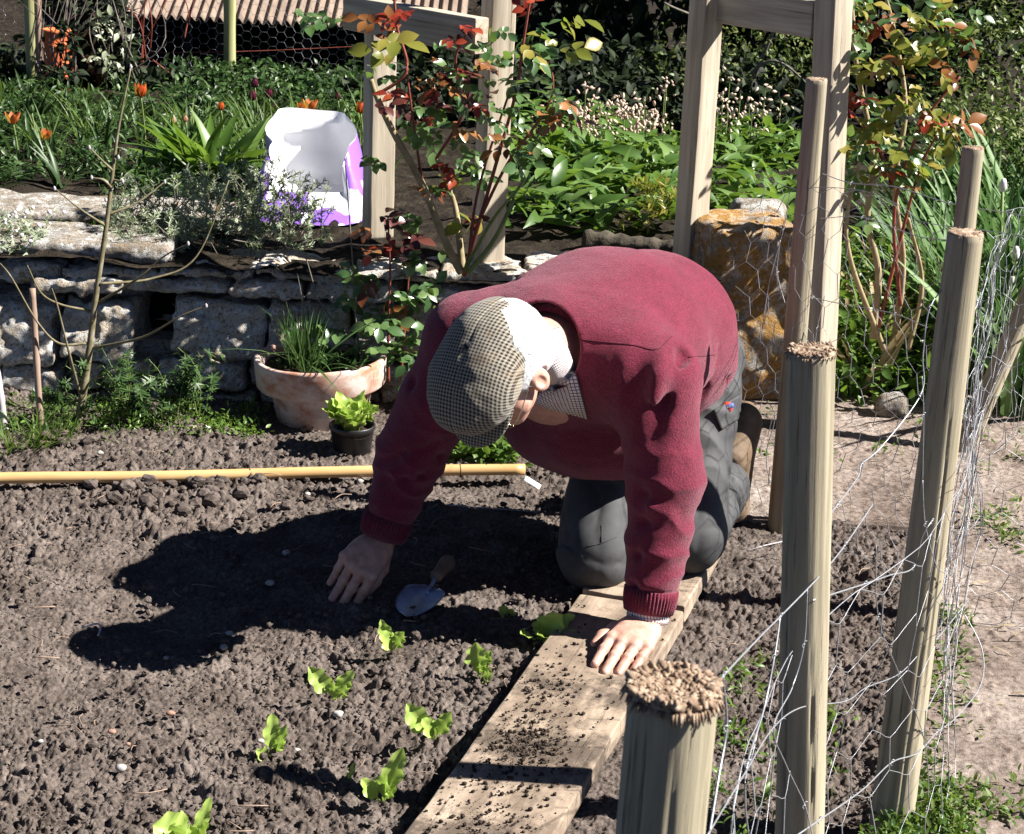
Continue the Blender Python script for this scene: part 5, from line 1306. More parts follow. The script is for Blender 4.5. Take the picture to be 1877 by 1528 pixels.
for q in range(320):
    y = 5.85 + 2.0 * rng.random() ** .8; x = at(rng.uniform(-330, 470), 300, y)[0]; r_ = rng.random()
    if vn2(np.array([x]), np.array([y]), .3, 55)[0] < -.35: continue
    if r_ < .22: pcs.append(tuft(int(rng.integers(5, 11)), (x, y, zt(y)), .035, rng.uniform(.10, .19), leaf(.13, (.7, 1, 1, .8, .5, .03), .5, .3), .5))
    elif r_ < .52: pcs2.append(crown(int(rng.integers(60, 110)), (x, y, zt(y) + .04), (.09, .08, .07), L_lance, .018, .045, .3, 0, 0, -.3))
    elif r_ < .9: pcs4.append(fern(x, y, rng.uniform(.10, .17), int(rng.integers(7, 13))))
    else: pcs3.append(tuft(int(rng.integers(12, 22)), (x, y, zt(y)), .04, rng.uniform(.12, .22), leaf(.04, (.9, 1, .95, .75, .45, .02), .4, .45), .7))
for q in range(70):
    y = rng.uniform(7.4, 8.3); x = at(rng.uniform(330, 690), 200, y)[0]; pcs2.append(crown(110, (x, y, zt(y) + .06), (.13, .11, .085), L_ov, .018, .042, .3, .06, q))
for q in range(34):
    y = rng.uniform(6.2, 7.2); x = at(rng.uniform(440, 700), 250, y)[0]; pcs3.append(tuft(12, (x, y, zt(y)), .04, rng.uniform(.14, .26), leaf(.04, (.9, 1, .95, .75, .45, .02), .4, .4), .35)); pcs.append(tuft(4, (x + .05, y, zt(y)), .03, .16, leaf(.13, (.7, 1, 1, .8, .5, .03), .5, .3), .4))
pcs2 += pcs4
tag(part("border_foliage", pcs + pcs2, G_mid), kind="stuff"); tag(part("bulb_leaves", pcs3, G_grass), kind="stuff")
big = empty("arching_plant", at(360, 290, 6.3), "clump of long arching pointed leaves left of the white sack", "plant")
part("leaves", [tuft(80, V3(at(385, 300, 6.2)[0], 6.2, .37), .07, .25, leaf(.2, (.25, .8, 1, .85, .5, .03), .3, .5), 1.4), tuft(36, V3(at(330, 300, 6.3)[0], 6.3, .37), .06, .20, leaf(.2, (.25, .8, 1, .85, .5, .03), .3, .5), 1.3)], G_fresh, big)
# silver shrub on the wall top
shr = empty("silver_shrub", V3(at(400, 420, 5.3)[0], 5.3, .36), "grey-green fine-leaved shrub spreading over the wall top", "shrub")
SL, ST = [], []
for cx, cy, Y_, R, n in ((395, 400, 5.32, (.32, .22, .15), 210), (300, 440, 5.2, (.18, .14, .08), 85), (520, 405, 5.3, (.16, .16, .11), 105), (440, 355, 5.45, (.24, .16, .10), 95), (250, 390, 5.35, (.12, .12, .09), 60)):
    s1, l1 = sprigs(n, at(cx, cy, Y_), R, .05, 22, L_needle, .019, .6, .7, .33); SL.append(l1); ST += s1
part("foliage", SL, G_silver, shr); part("twigs", ST, M_twig, shr)
# low plants on the slabs
lp = empty("cushion_plant", V3(at(30, 430, 5.1)[0], 5.1, .38), "small pale-flowered cushion plant on the slab at the picture's edge", "plant")
s1, l1 = sprigs(120, at(18, 440, 5.1), (.14, .12, .07), .05, 14, L_needle, .02, .8, .6, .36); part("foliage", [l1], G_silver, lp)
fl = MB()
for q in range(50): fl.add(lumpy(q % 5, .3) * rng.uniform(.004, .008) + at(18, 415, 5.1) + rng.normal(size=3) * [.07, .05, .03], IF)
M_petal = simple("pale_petal", [(.3, (.66, .56, .60)), (.7, (.76, .72, .72))], 60, .6, 0)
fl.build("blossom", M_petal, lp)
tag(part("slab_weeds", [crown(90, at(x, y, 5.35), (.07, .05, .03), L_small, .015, .03, .2) for x, y in ((100, 425), (135, 428), (165, 425), (75, 433))], G_fresh), kind="stuff")
# tulips
def petals(c, up, s, open_, n=6):
    P = []; a = nrm(np.cross(up, V3(.3, .9, .1))); b = np.cross(up, a)
    for k in range(n):
        q = k * 6.283 / n + .2; out = a * math.cos(q) + b * math.sin(q)
        prof = [(.0, .15), (.30, .75), (.42 + open_ * .3, 1), (.38 + open_ * .9, .85), (.34 + open_ * 1.5, .06)]
        tan = np.cross(up, out); rows = []
        for i, (r, w) in enumerate(prof):
            h = (0, .25, .6, .9, 1.25)[i]; m = c + up * h * s + out * r * s
            rows.append([m - tan * w * .36 * s + out * -.05 * s * w, m + out * .04 * s, m + tan * w * .36 * s + out * -.05 * s * w])
        P.append((np.array(rows).reshape(-1, 3), gridfaces(5, 3)))
    return P
T_red = leafmat("tulip_red", [(.2, (.48, .035, .015)), (.8, (.62, .11, .03))], .4, .35); T_or = leafmat("tulip_orange", [(.2, (.60, .10, .03)), (.8, (.70, .22, .08))], .4, .35)
T_pur = leafmat("tulip_purple", [(.2, (.06, .008, .02)), (.8, (.11, .015, .035))], .35, .25); T_bud = leafmat("tulip_bud", [(.2, (.42, .32, .16)), (.8, (.50, .26, .16))], .4, .3)
def tulip(x, y, Y, s, op, m, label, tilt=(0, 0, 1)):
    c = at(x, y + 10, Y); root = empty("tulip", (c[0], Y, zt(Y)), label, "tulip", "tulips in the border"); up = nrm(V3(*tilt))
    mk("stem", *tube(curve([V3(c[0] + .015, Y, zt(Y)), V3(c[0] + .01, Y, (c[2] + zt(Y)) / 2), c], 10), .0035, 6), M_stemg, root)
    part("flower", petals(c - up * s * .2, up, s, op), m, root); part("leaves", [tuft(4, (c[0], Y, zt(Y)), .02, .17, leaf(.13, (.7, 1, 1, .8, .5, .03), .5, .3), .4)], G_mid, root)
for a_ in ((258, 165, 6.75, .030, .1, T_red, "tall scarlet tulip with yellow-tipped petals left of the green post"), (24, 215, 6.45, .026, .3, T_or, "open orange tulip nearest the picture's left edge"), (82, 243, 6.45, .022, .2, T_or, "small orange tulip drooping low among dark leaves", (.3, -.2, .8)),
           (405, 190, 6.65, .018, .0, T_red, "slim closed red and white tulip below the green post"), (467, 148, 7.30, .022, -.05, T_pur, "highest dark purple tulip of the group of three"), (463, 172, 7.10, .024, -.05, T_pur, "dark purple tulip in the middle of the group of three"), (493, 168, 7.10, .022, .0, T_pur, "dark purple tulip at the right of the group of three"),
           (569, 192, 6.75, .028, .25, T_or, "open orange-red tulip above the white sack"), (553, 195, 6.85, .024, .1, T_red, "red tulip tucked behind the open orange one above the white sack"), (661, 195, 6.75, .026, .0, T_red, "red tulip half hidden by the left arch post"),
           (318, 215, 6.55, .014, -.1, T_bud, "pale closed tulip bud, one of two above the arching leaves"), (340, 212, 6.60, .015, -.1, T_bud, "orange-tinged closed tulip bud beside the paler one"), (58, 195, 6.55, .018, -.15, G_mid, "fat green unopened tulip bud near the left edge"), (619, 172, 7.30, .020, -.05, T_pur, "dark purple tulip over the right shoulder of the sack")):
    tulip(*(a_[:3] + (a_[3] * 1.4,) + a_[4:]))
# comfrey bed between the arches, flowers over the leaves
cp, cf, cs = [], [], []
L_comf2 = leaf(.38, (.2, .8, 1, .85, .5, .04), .35, .55, .03)
for q in range(95):
    y = rng.uniform(5.55, 7.3); px = rng.uniform(930, 1270) if rng.random() < .66 else rng.uniform(1300, 1480); x = at(px, 300, y)[0]; h = .07 + .035 * (y - 5.5)
    k = int(rng.integers(8, 15)); p = np.array([x, y, .36]) + rng.normal(size=(k, 3)) * [.05, .04, 0] + np.stack([0 * np.arange(k), 0 * np.arange(k), rng.uniform(.01, h + .03, k)], 1)
    a_ = rng.uniform(0, 6.28, k); sc2 = rng.uniform(.045, .13, k); sp = rng.uniform(.2, 1.6, k)
    cp.append(scatter(L_comf2, p, np.stack([np.cos(a_), np.sin(a_), sp], 1), np.stack([-.6 * np.cos(a_), -.6 * np.sin(a_), np.ones(k)], 1) + .5 * rng.normal(size=(k, 3)), sc2))
tag(part("comfrey_foliage", cp, leafmat("comfrey_leaf", [(.15, (.045, .10, .018)), (.5, (.085, .165, .032)), (.85, (.15, .24, .065))], .4, .35, .45)), kind="stuff")
bl = MB(); bs_ = []
for q in range(88):
    y = rng.uniform(6.9, 7.7); px = rng.normal(1095, 55) if q < 66 else rng.uniform(1180, 1460); c = at(px, (225 if q < 66 else 200) + rng.normal() * 24 + (y - 7) * -12, y - .3)
    bs_.append(tube(np.array([V3(c[0], c[1], .4), c]), .002, 4, False))
    for z in range(7):
        o_ = nrm(rng.normal(size=3) + [0, 0, -.6]); Wb = lumpy(z, .3) * rng.uniform(.0035, .006); bl.add(Wb + np.outer(Wb @ o_, o_) * 1.2 + c + rng.normal(size=3) * [.026, .02, .018], IF)
M_bell = simple("comfrey_flower", [(.3, (.38, .20, .15)), (.5, (.56, .42, .33)), (.7, (.64, .58, .46))], 30, .6, 0)
fo = bl.build("comfrey_flowers", M_bell); tag(fo, kind="stuff"); tag(part("comfrey_stems", bs_, M_stemg), kind="stuff")
und = []
for q in range(150):
    y = rng.uniform(7.5, 9.6); px = rng.uniform(650, 1520); x = at(px, 100, y)[0]; und.append(crown(46, (x, y, zt(y) + .06), (.16, .12, .09), L_ov, .04, .08, .3, 0, 0, -.1))  # near-black leaves added over bare earth to stand in for deep shade
for q in range(130):
    y = rng.uniform(8.1, 9.4); px = rng.uniform(-80, 680); y = y if px < 215 else rng.uniform(8.1, 8.45); x = at(px, 100, y)[0]; und.append(crown(40, (x, y, zt(y) + .01), (.16, .10, .05), L_ov, .035, .07, .3, 0, 0, -.1))
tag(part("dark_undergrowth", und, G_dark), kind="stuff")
tag(part("comfrey_top_leaves", [crown(800, at(1060, 285, 6.8), (.34, .25, .07), L_ov, .022, .05, .1, 0, 0, -.2), crown(500, at(1370, 260, 6.9), (.22, .2, .08), L_ov, .022, .05, .1, 0, 0, -.2), crown(450, at(1190, 275, 6.9), (.25, .2, .07), L_ov, .022, .05, .1, 0, 0, -.2)], G_fresh), kind="stuff")
sp2 = empty("spurge_plant", V3(at(1215, 400, 5.5)[0], 5.5, .36), "small yellow-green spurge at the foot of the pale arch post", "plant")
s1, l1 = sprigs(26, at(1215, 380, 5.55), (.10, .08, .08), .07, 16, L_needle, .035, .7, .7, .34); part("foliage", [l1], G_yel, sp2)
M_log = simple("mossy_log", [(.3, (.035, .030, .022)), (.55, (.075, .062, .045)), (.75, (.13, .11, .08))], 18, .95, .8, .01)
v, f = tube(curve([V3(.20, 5.45, .375), V3(.38, 5.40, .372), V3(.55, 5.33, .37)], 24), .035 + .004 * np.sin(np.arange(24) * 1.9), 18); v = v + .006 * np.stack([vn(v, .03, 3), vn(v, .03, 4), vn(v, .03, 5)], 1)
tag(mk("edging_log", v, f, M_log), "dark mossy log edging the border behind the man's back", "log")
# ================================================================== roses
def rose_leaves(spots, size, seed):
    """compound leaves of five leaflets: spots (x, y, Y)"""
    P, D_, U_, S_ = [], [], [], []
    for (x, y, Y) in spots:
        c = at(x, y, Y); d = nrm(V3(rng.normal(), rng.normal() * .6 - .2, rng.normal() * .4 - .05)); up = nrm(V3(.25 + .5 * rng.normal(), -.5 + .4 * rng.normal(), 1)); sd = nrm(np.cross(d, up)); s = size * rng.uniform(.7, 1.2)
        for t, k in ((1.0, 0), (.55, 1), (.55, -1), (.05, 1), (.05, -1)):
            P.append(c + d * t * s * .9); D_.append(nrm(d * (1 if k == 0 else .55) + sd * k * .9 + .2 * rng.normal(size=3) + V3(0, 0, -.15))); U_.append(up + .25 * rng.normal(size=3)); S_.append(s * (1 if k == 0 else .85 if t > .3 else .7))
    return scatter(L_rose, P, np.array(D_), np.array(U_), np.array(S_))
def sc_(lst, n, dy=.12):
    return [(x + rng.normal() * r, y + rng.normal() * r, Y + rng.normal() * dy) for x, y, Y, r in lst for _ in range(n)]
def rose(label, canes, groups, base):
    root = empty("rose_bush", base, label, "rose")
    for pts, r0, r1, m in canes:
        q = curve([at(*p) for p in pts], 36); mk("cane", *tube(q, np.linspace(r0, r1, len(q)), 8), m, root)
    for nm, m, spots, size in groups: part(nm, [rose_leaves(spots, size, 1)], m, root)
    return root
rose("climbing rose with red and green leaves scrambling over the left timber arch",
    [(((846, 500, 4.95), (815, 440, 4.95), (775, 340, 4.93), (720, 240, 4.9), (690, 175, 4.9), (680, 145, 4.9)), .0125, .0075, M_caneb), (((848, 500, 4.97), (842, 440, 4.98), (832, 370, 5.0), (800, 290, 5.0)), .0125, .006, M_caneb),
     (((858, 500, 4.93), (905, 440, 4.9), (942, 365, 4.9)), .007, .0055, M_stemg), (((850, 505, 4.95), (880, 400, 4.95), (915, 280, 4.9), (945, 170, 4.9), (962, 60, 4.9), (975, -20, 4.9)), .0065, .003, M_stemr),
     (((690, 175, 4.9), (745, 130, 4.9), (728, 50, 4.9), (722, -10, 4.9)), .005, .0035, M_stemr), (((775, 340, 4.93), (760, 240, 4.92), (745, 130, 4.9)), .0045, .003, M_stemr), (((800, 290, 5.0), (850, 200, 4.95), (835, 110, 4.93), (855, 60, 4.9)), .005, .0025, M_stemr),
     (((860, 470, 4.95), (870, 380, 4.95), (890, 300, 4.93), (940, 150, 4.9)), .0055, .003, M_stemr), (((848, 500, 4.95), (905, 400, 4.88), (960, 330, 4.86), (985, 250, 4.86), (1040, 205, 4.86)), .0055, .0022, M_stemg), (((880, 400, 4.95), (930, 300, 4.9), (1010, 180, 4.9), (1000, 80, 4.9)), .005, .0025, M_stemr)],
    [("red_foliage", G_red, sc_([(735, 15, 4.9, 10), (725, 45, 4.9, 8), (850, 60, 4.9, 14), (820, 75, 4.9, 12), (785, 145, 4.9, 16), (865, 165, 4.9, 14), (815, 310, 4.9, 14), (832, 342, 4.9, 12), (960, 8, 4.9, 18), (790, 210, 4.95, 18), (750, 175, 4.9, 18)], 2, .05), .036),
     ("bronze_foliage", G_bronze, sc_([(705, 62, 4.9, 10), (805, 148, 4.88, 16), (1030, 250, 4.85, 16), (1025, 205, 4.85, 14), (980, 285, 4.85, 14), (870, 100, 4.9, 14), (920, 270, 4.9, 14), (790, 360, 4.9, 16), (760, 160, 4.9, 18), (840, 210, 4.92, 20)], 2, .06), .046),
     ("dark_foliage", G_maroon, sc_([(705, 195, 4.86, 10), (870, 190, 4.95, 30), (790, 230, 4.98, 30), (835, 145, 4.95, 24), (860, 420, 5.0, 25)], 2, .08), .046),
     ("green_foliage", G_rose, sc_([(700, 115, 4.9, 14), (905, 128, 4.86, 14), (960, 140, 4.86, 16), (985, 60, 4.86, 16), (1005, 110, 4.88, 18), (1020, 185, 4.87, 18), (945, 190, 4.9, 22), (870, 225, 5.0, 30), (800, 260, 5.05, 40), (760, 300, 5.05, 30), (850, 320, 5.05, 30), (930, 100, 4.9, 22), (780, 190, 5.0, 34), (960, 230, 4.9, 20), (770, 110, 4.95, 28), (905, 240, 4.9, 14), (740, 385, 5.0, 25), (790, 420, 5.05, 30), (950, 300, 4.9, 20), (600, 25, 5.3, 30), (540, 30, 5.4, 12), (900, 180, 4.88, 24), (830, 250, 5.0, 34), (760, 230, 4.95, 24), (880, 330, 4.98, 26)], 3, .09), .043),
     ("yellowing_foliage", G_yel, sc_([(1040, 38, 4.85, 8), (1025, 90, 4.85, 14), (940, 80, 4.88, 16), (880, 360, 4.95, 20), (715, 90, 4.9, 16)], 2, .05), .062)], at(850, 500, 4.95))
rose("low rose with copper-red new leaves growing behind the terracotta pot",
    [(((712, 700, 4.86), (712, 600, 4.86), (715, 500, 4.86), (712, 420, 4.86)), .0045, .0025, M_stemr), (((735, 690, 4.85), (745, 560, 4.85), (752, 470, 4.85)), .004, .002, M_stemr), (((660, 660, 4.85), (650, 560, 4.85), (645, 460, 4.85), (632, 290, 4.88)), .003, .0014, M_twig), (((690, 690, 4.84), (640, 620, 4.82), (590, 560, 4.82), (560, 470, 4.85)), .003, .0014, M_twig), (((560, 640, 4.8), (555, 560, 4.8), (545, 500, 4.8)), .002, .001, M_twig), (((575, 650, 4.8), (590, 600, 4.8), (640, 570, 4.8)), .002, .001, M_twig)],
    [("red_foliage", G_red, sc_([(715, 430, 4.84, 16), (705, 445, 4.84, 14), (750, 445, 4.84, 8)], 2, .04), .034), ("bronze_foliage", G_bronze, sc_([(690, 432, 4.82, 12), (700, 530, 4.82, 14), (720, 545, 4.82, 8), (680, 455, 4.83, 10), (735, 400, 4.84, 10)], 1, .04), .050), ("dark_foliage", G_maroon, sc_([(700, 395, 4.85, 10), (735, 470, 4.85, 18)], 2, .04), .058),
     ("green_foliage", G_rose, sc_([(740, 560, 4.82, 22), (770, 545, 4.82, 22), (765, 600, 4.84, 20), (720, 620, 4.84, 22), (680, 590, 4.86, 24), (780, 500, 4.86, 20), (640, 610, 4.86, 24), (745, 650, 4.8, 20), (640, 540, 4.88, 20), (735, 690, 4.8, 18), (590, 620, 4.84, 22), (790, 570, 4.86, 16), (700, 660, 4.84, 22)], 4, .05), .045)], at(720, 700, 4.86))
rose("tall rose with glossy yellow-green leaves climbing the arch post at the right",
    [(((1600, 620, 5.1), (1610, 500, 5.1), (1590, 400, 5.1), (1600, 280, 5.1), (1570, 120, 5.1), (1560, -20, 5.1)), .011, .006, M_caneb), (((1640, 620, 5.2), (1655, 480, 5.15), (1640, 340, 5.1), (1660, 200, 5.1), (1640, 60, 5.1), (1620, -20, 5.1)), .011, .004, M_caneb), (((1620, 640, 5.1), (1560, 480, 5.0), (1555, 380, 5.0), (1590, 250, 5.0)), .009, .004, M_caneb),
     (((1650, 560, 5.1), (1640, 380, 5.05), (1690, 230, 5.0), (1760, 140, 5.0)), .006, .003, M_stemr), (((1640, 340, 5.1), (1600, 250, 5.05), (1545, 200, 5.0)), .005, .0025, M_stemr), (((1610, 600, 5.1), (1655, 420, 5.1), (1690, 300, 5.05), (1740, 210, 5.0)), .006, .0025, M_stemr), (((1665, 640, 5.15), (1690, 520, 5.15), (1665, 400, 5.1)), .008, .005, M_caneb)],
    [("green_foliage", G_rose, sc_([(1610, 20, 5.0, 30), (1660, 40, 5.0, 30), (1700, 60, 5.0, 30), (1580, 70, 5.0, 25), (1640, 80, 5.0, 30), (1720, 20, 5.0, 30), (1780, 30, 5.0, 20), (1620, 160, 5.05, 30), (1570, 260, 5.0, 26), (1640, 250, 5.05, 34), (1600, 300, 5.05, 34), (1690, 270, 5.0, 30), (1580, 350, 5.1, 30), (1660, 330, 5.1, 34), (1570, 30, 5.0, 20), (1750, 80, 5.0, 24)], 5, .09), .042),
     ("yellowing_foliage", G_yel, sc_([(1570, 40, 4.95, 16), (1660, 20, 4.95, 20), (1720, 90, 4.95, 24), (1650, 125, 4.95, 18), (1640, 150, 4.95, 22), (1690, 225, 4.95, 24), (1570, 200, 4.95, 20), (1630, 210, 4.95, 22), (1720, 240, 4.95, 22), (1600, 250, 4.95, 22), (1700, 180, 4.95, 20), (1560, 300, 5, 20), (1680, 300, 5, 24), (1740, 10, 4.95, 20), (1600, 110, 4.95, 16)], 4, .08), .046),
     ("bronze_foliage", G_bronze, sc_([(1755, 140, 4.95, 10), (1770, 60, 4.95, 10), (1720, 215, 4.95, 14), (1640, 130, 4.95, 10), (1745, 225, 4.95, 12), (1610, 45, 4.95, 10), (1640, 345, 5, 16)], 2, .05), .055), ("red_foliage", G_red, sc_([(1572, 180, 4.95, 12), (1560, 190, 4.95, 8), (1545, 205, 4.95, 8), (1590, 45, 4.95, 8), (1700, 215, 4.95, 8), (1620, 310, 5, 12), (1600, 40, 4.95, 8)], 2, .04), .042)], at(1620, 640, 5.1))
# ================================================================== right side: tall leaves and weeds
pcs = []
for q in range(120):
    y = rng.uniform(5.0, 7.4); x = at(rng.uniform(1700, 1960), 450, y)[0]
    if y < 5.4 and x < 1.45: continue
    pcs.append(tuft(int(rng.integers(9, 16)), (x, y, -.02), .05, rng.uniform(.35, .70), leaf(.035, (.9, 1, .95, .75, .45, .02), .4, .5) if rng.random() < .7 else leaf(.065, (.9, 1, 1, .85, .55, .03), .4, .4), .5))
tag(part("tall_leaves", pcs, G_allium), kind="stuff")
pcs = []
for q in range(120):
    y = rng.uniform(5.15, 6.6); x = at(rng.uniform(1500, 1800), 500, y)[0]; h = rng.uniform(.05, .22)
    pcs.append(crown(int(rng.integers(50, 90)), (x, y, h * .6), (.10, .09, h), L_ov, .025, .06, .2, 0, 0, -.1))
tag(part("weed_bank", pcs, G_fresh), kind="stuff")
tag(part("dry_weeds", [tuft(16, (at(rng.uniform(1540, 1740), 500, y)[0], y, 0), .06, .35, L_blade, .8) for y in rng.uniform(5.1, 6.0, 10)], leafmat("straw", [(.2, (.28, .20, .10)), (.8, (.46, .36, .20))], .7, .2)), kind="stuff")
al = MB()
aroot = None
for i, (x, y, Y) in enumerate(((1838, 340, 5.6), (1855, 520, 5.4), (1862, 465, 5.5))):
    c = at(x, y, Y); r_ = empty("bulb_flower", (c[0], Y, 0), ("white papery flower bud on a tall stalk, uppermost of three beyond the netting", "white papery flower bud on a tall stalk, lowest of three beyond the netting", "white papery flower bud on a tall stalk, middle of three beyond the netting")[i], "flower", "papery buds on tall stalks")
    mk("stem", *tube(np.array([V3(c[0] + .03, Y, -.02), (c + V3(c[0] + .03, Y, 0)) / 2 + V3(.01, 0, 0), c]), .005, 6), M_stemg, r_); mk("bud", lumpy(i, .15) * np.array([.012, .012, .024]) + c, IF, M_petal, r_)
# grass and weeds in the strip beside the stakes
def strip(n, xf, yr, h, m, name, tplf):
    P = []
    for q in range(n):
        y = rng.uniform(*yr); x = xf(y) ; P.append(tplf(x, y))
    return tag(part(name, P, m), kind="stuff")
strip(330, lambda y: bedge(y) + .02 + abs(rng.normal()) * .07, (1.9, 2.85), .06, G_grass, "clover_strip", lambda x, y: crown(int(rng.integers(16, 34)), (x, y, .018), (.045, .045, .028), L_small, .010, .020, .1, 0, 0, -.4))
strip(70, lambda y: bedge(y) + .02 + abs(rng.normal()) * .06, (2.7, 3.6), .06, G_grass, "clover_strip", lambda x, y: crown(int(rng.integers(8, 20)), (x, y, .014), (.05, .05, .022), L_small, .010, .018, .1, 0, 0, -.4))
strip(46, lambda y: bedge(y) - .17 + rng.normal() * .05, (1.75, 3.1), .06, G_fresh, "seedling_weeds", lambda x, y: crown(int(rng.integers(7, 18)), (x, y, .016), (.035, .035, .022), L_lance, .014, .030, .1, 0, 0, -.5))
strip(30, lambda y: .30 + .32 * (y - 2.75) + abs(rng.normal()) * .05, (2.6, 3.35), .06, G_fresh, "seedling_weeds", lambda x, y: crown(int(rng.integers(6, 13)), (x, y, .014), (.03, .03, .018), L_lance, .012, .026, .1, 0, 0, -.5))
strip(90, lambda y: bedge(y) + rng.uniform(.02, .5), (2.0, 4.4), .06, leafmat("dead_grass", [(.2, (.20, .15, .09)), (.8, (.40, .32, .20))], .7, .1), "path_litter", lambda x, y: scatter(L_blade, np.array([[x, y, .018]]), nrm(np.array([[rng.normal(), rng.normal(), .15]])), np.array([[0, 0, 1.]]), rng.uniform(.03, .09, 1)))
strip(26, lambda y: rng.uniform(.55, 1.5), (4.5, 5.05), .06, G_fresh, "path_weeds", lambda x, y: crown(int(rng.integers(6, 14)), (x, y, .015), (.04, .03, .018), L_small, .012, .022, .1, 0, 0, -.3))
strip(26, lambda y: rng.uniform(1.15, 1.5), (3.9, 4.3), .06, G_grass, "path_weeds", lambda x, y: crown(int(rng.integers(10, 20)), (x, y, .015), (.05, .04, .018), L_small, .012, .022, .1, 0, 0, -.3))
# weeds along the wall foot
wf = []
for q in range(130):
    y = 4.5 + rng.random() * .30; x = at(rng.uniform(-300, 470), 800, y)[0]; wf.append(crown(int(rng.integers(14, 34)), (x, y, soil_base(np.array([x]), np.array([y]))[0] + .025), (.05, .04, .03), L_small, .010, .022, .1, 0, 0, -.4))
for q in range(26):
    y = 4.42 + rng.random() * .12; x = at(rng.uniform(820, 960), 830, y)[0]; wf.append(crown(int(rng.integers(14, 26)), (x, y, .035), (.05, .04, .035), L_ov, .018, .040, .1, 0, 0, -.4))
tag(part("wall_weeds", wf, G_fresh), kind="stuff")
def cleaver(x, y, Y, n, h, r, label):
    root = empty("cleavers_plant", V3(at(x, y, Y)[0], Y, .02), label, "weed"); st, lv = [], []
    for q in range(n):
        b = V3(at(x, y, Y)[0] + rng.normal() * r * .5, Y + rng.normal() * .03, .02); tp_ = b + V3(rng.normal() * r, -.03 + rng.normal() * .03, h * rng.uniform(.5, 1.05)); c = curve([b, (b + tp_) / 2 + V3(rng.normal() * .02, 0, .03), tp_], 14); st.append(tube(c, .0014, 4, False))
        for i in range(3, len(c), 2):
            d = nrm(c[i] - c[i - 1]); a_ = rng.uniform(0, 6.28) + np.arange(7) * .9; x1 = nrm(np.cross(d, V3(.2, 1, .1))); y1 = np.cross(d, x1); dd = np.cos(a_)[:, None] * x1 + np.sin(a_)[:, None] * y1 + .35 * d
            lv.append(scatter(L_needle, np.repeat(c[i][None], 7, 0), dd, np.repeat(d[None], 7, 0), rng.uniform(.016, .028, 7)))
    part("stems", st, M_stemg, root); part("leaves", lv, G_mid, root)
cleaver(215, 770, 4.62, 16, .20, .06, "bushy whorled weed against the wall below the square hole")
cleaver(340, 770, 4.66, 15, .19, .06, "taller whorled weed to the left of the terracotta pot")
cleaver(270, 800, 4.6, 10, .09, .06, "low whorled weed between two taller ones at the wall foot")
cleaver(110, 790, 4.6, 8, .10, .05, "sparse whorled weed between the cane and the sapling")
def grass(x, y, Y, n, h, r, label):
    o = part("grass_tuft", [tuft(n, V3(at(x, y, Y)[0], Y, .0), r, h, leaf(.045, (.9, 1, .9, .7, .4, .02), .4, .5), .9)], G_grass); tag(o, label, "grass tuft")
grass(30, 845, 4.42, 130, .12, .09, "thick grass tuft round the pale stick at the picture's edge"); grass(95, 850, 4.45, 80, .10, .06, "grass tuft at the foot of the brown cane"); grass(270, 835, 4.45, 60, .06, .11, "thin short grass right of the sapling's foot")
# ================================================================== in the pots
ch = empty("chives_plant", pc_ + V3(-.03, 0, .17), "tuft of chives and weeds growing in the terracotta pot", "chives")
cz = pc_ + V3(0, 0, .175)
part("leaves", [tuft(110, cz + V3(-.045, -.03, 0), .045, .17, leaf(.028, (1, 1, 1, .9, .7, .05), .6, .12), .38), tuft(24, cz + V3(-.02, -.05, 0), .04, .22, leaf(.022, (1, 1, 1, .9, .7, .05), .6, .9), 1.3), tuft(24, cz + V3(.06, 0, 0), .06, .10, L_blade, 1.0)], G_allium, ch)
part("weeds", [crown(150, cz + V3(.07, -.02, .0), (.075, .08, .03), L_small, .012, .026, .1, 0, 0, -.4), crown(70, cz + V3(-.10, -.03, 0), (.05, .06, .02), L_small, .012, .022, .1, 0, 0, -.4)], G_mid, ch)
def lettuce_leaf(b, tip, w, n_, curl=.25, stalk=.35, wav=.12, seed=0):
    b = np.asarray(b, float); tip = np.asarray(tip, float); L = np.linalg.norm(tip - b); d = (tip - b) / L; n_ = nrm(n_ - d * (n_ @ d)); s = np.cross(d, n_); R_ = []
    for i in range(15):
        t = i / 14; wd = w * (.10 + .9 * max(0, math.sin(min(1, max(0, (t - stalk * .6) / (1 - stalk * .6))) ** .75 * math.pi)) ** .7) if t < .999 else w * .05; row = []
        for j in range(9):
            a = (j / 8 - .5) * 2
            row.append(b + d * L * t - n_ * curl * L * (t - .5) ** 2 * .8 + s * wd * 1.25 * a * (1 + .16 * math.sin(t * 21 + seed)) + n_ * (abs(a) * wd * .35 + 1.5 * wav * wd * a * a * math.sin(t * 23 + seed + (2 if a > 0 else 0)) - .1 * wd * (1 - abs(a))))
        R_.append(row)
    return np.array(R_).reshape(-1, 3), gridfaces(15, 9)
M_rib = simple("lettuce_rib", [(.3, (.42, .55, .18)), (.7, (.52, .62, .28))], 40, .5, 0)
def lettuce(name, bx, by, Y, leaves, label, h0=.012, group="lettuce seedlings set out in the bed"):
    base = at(bx, by, Y); root = empty(name, base, label, "lettuce", group)
    if name == "lettuce_seedling" and len(leaves) == 3: leaves = tuple(leaves) + tuple((bx + rng.uniform(-26, 26), by - rng.uniform(22, 40), rng.uniform(-.02, .02), rng.uniform(.006, .010)) for _ in range(2))
    for i, (tx, ty, dY, w) in enumerate(leaves):
        tip = at(tx, ty, Y + dY); nv = nrm(cdir_g + V3(.5 * math.sin(i * 2.1 + bx), 0, .5 + .3 * math.cos(i * 1.7)))
        v, f = lettuce_leaf(base + V3(rng.normal() * .003, 0, -.004), tip, w, nv, .3 * (1 if i % 2 else .6), .45, .25, i * 2.3 + bx); mk("leaf", v, f, G_let, root)
cdir_g = nrm(V3(0, -.9, .45))
yb = lambda x, y: gp(x, y, .012)[1]
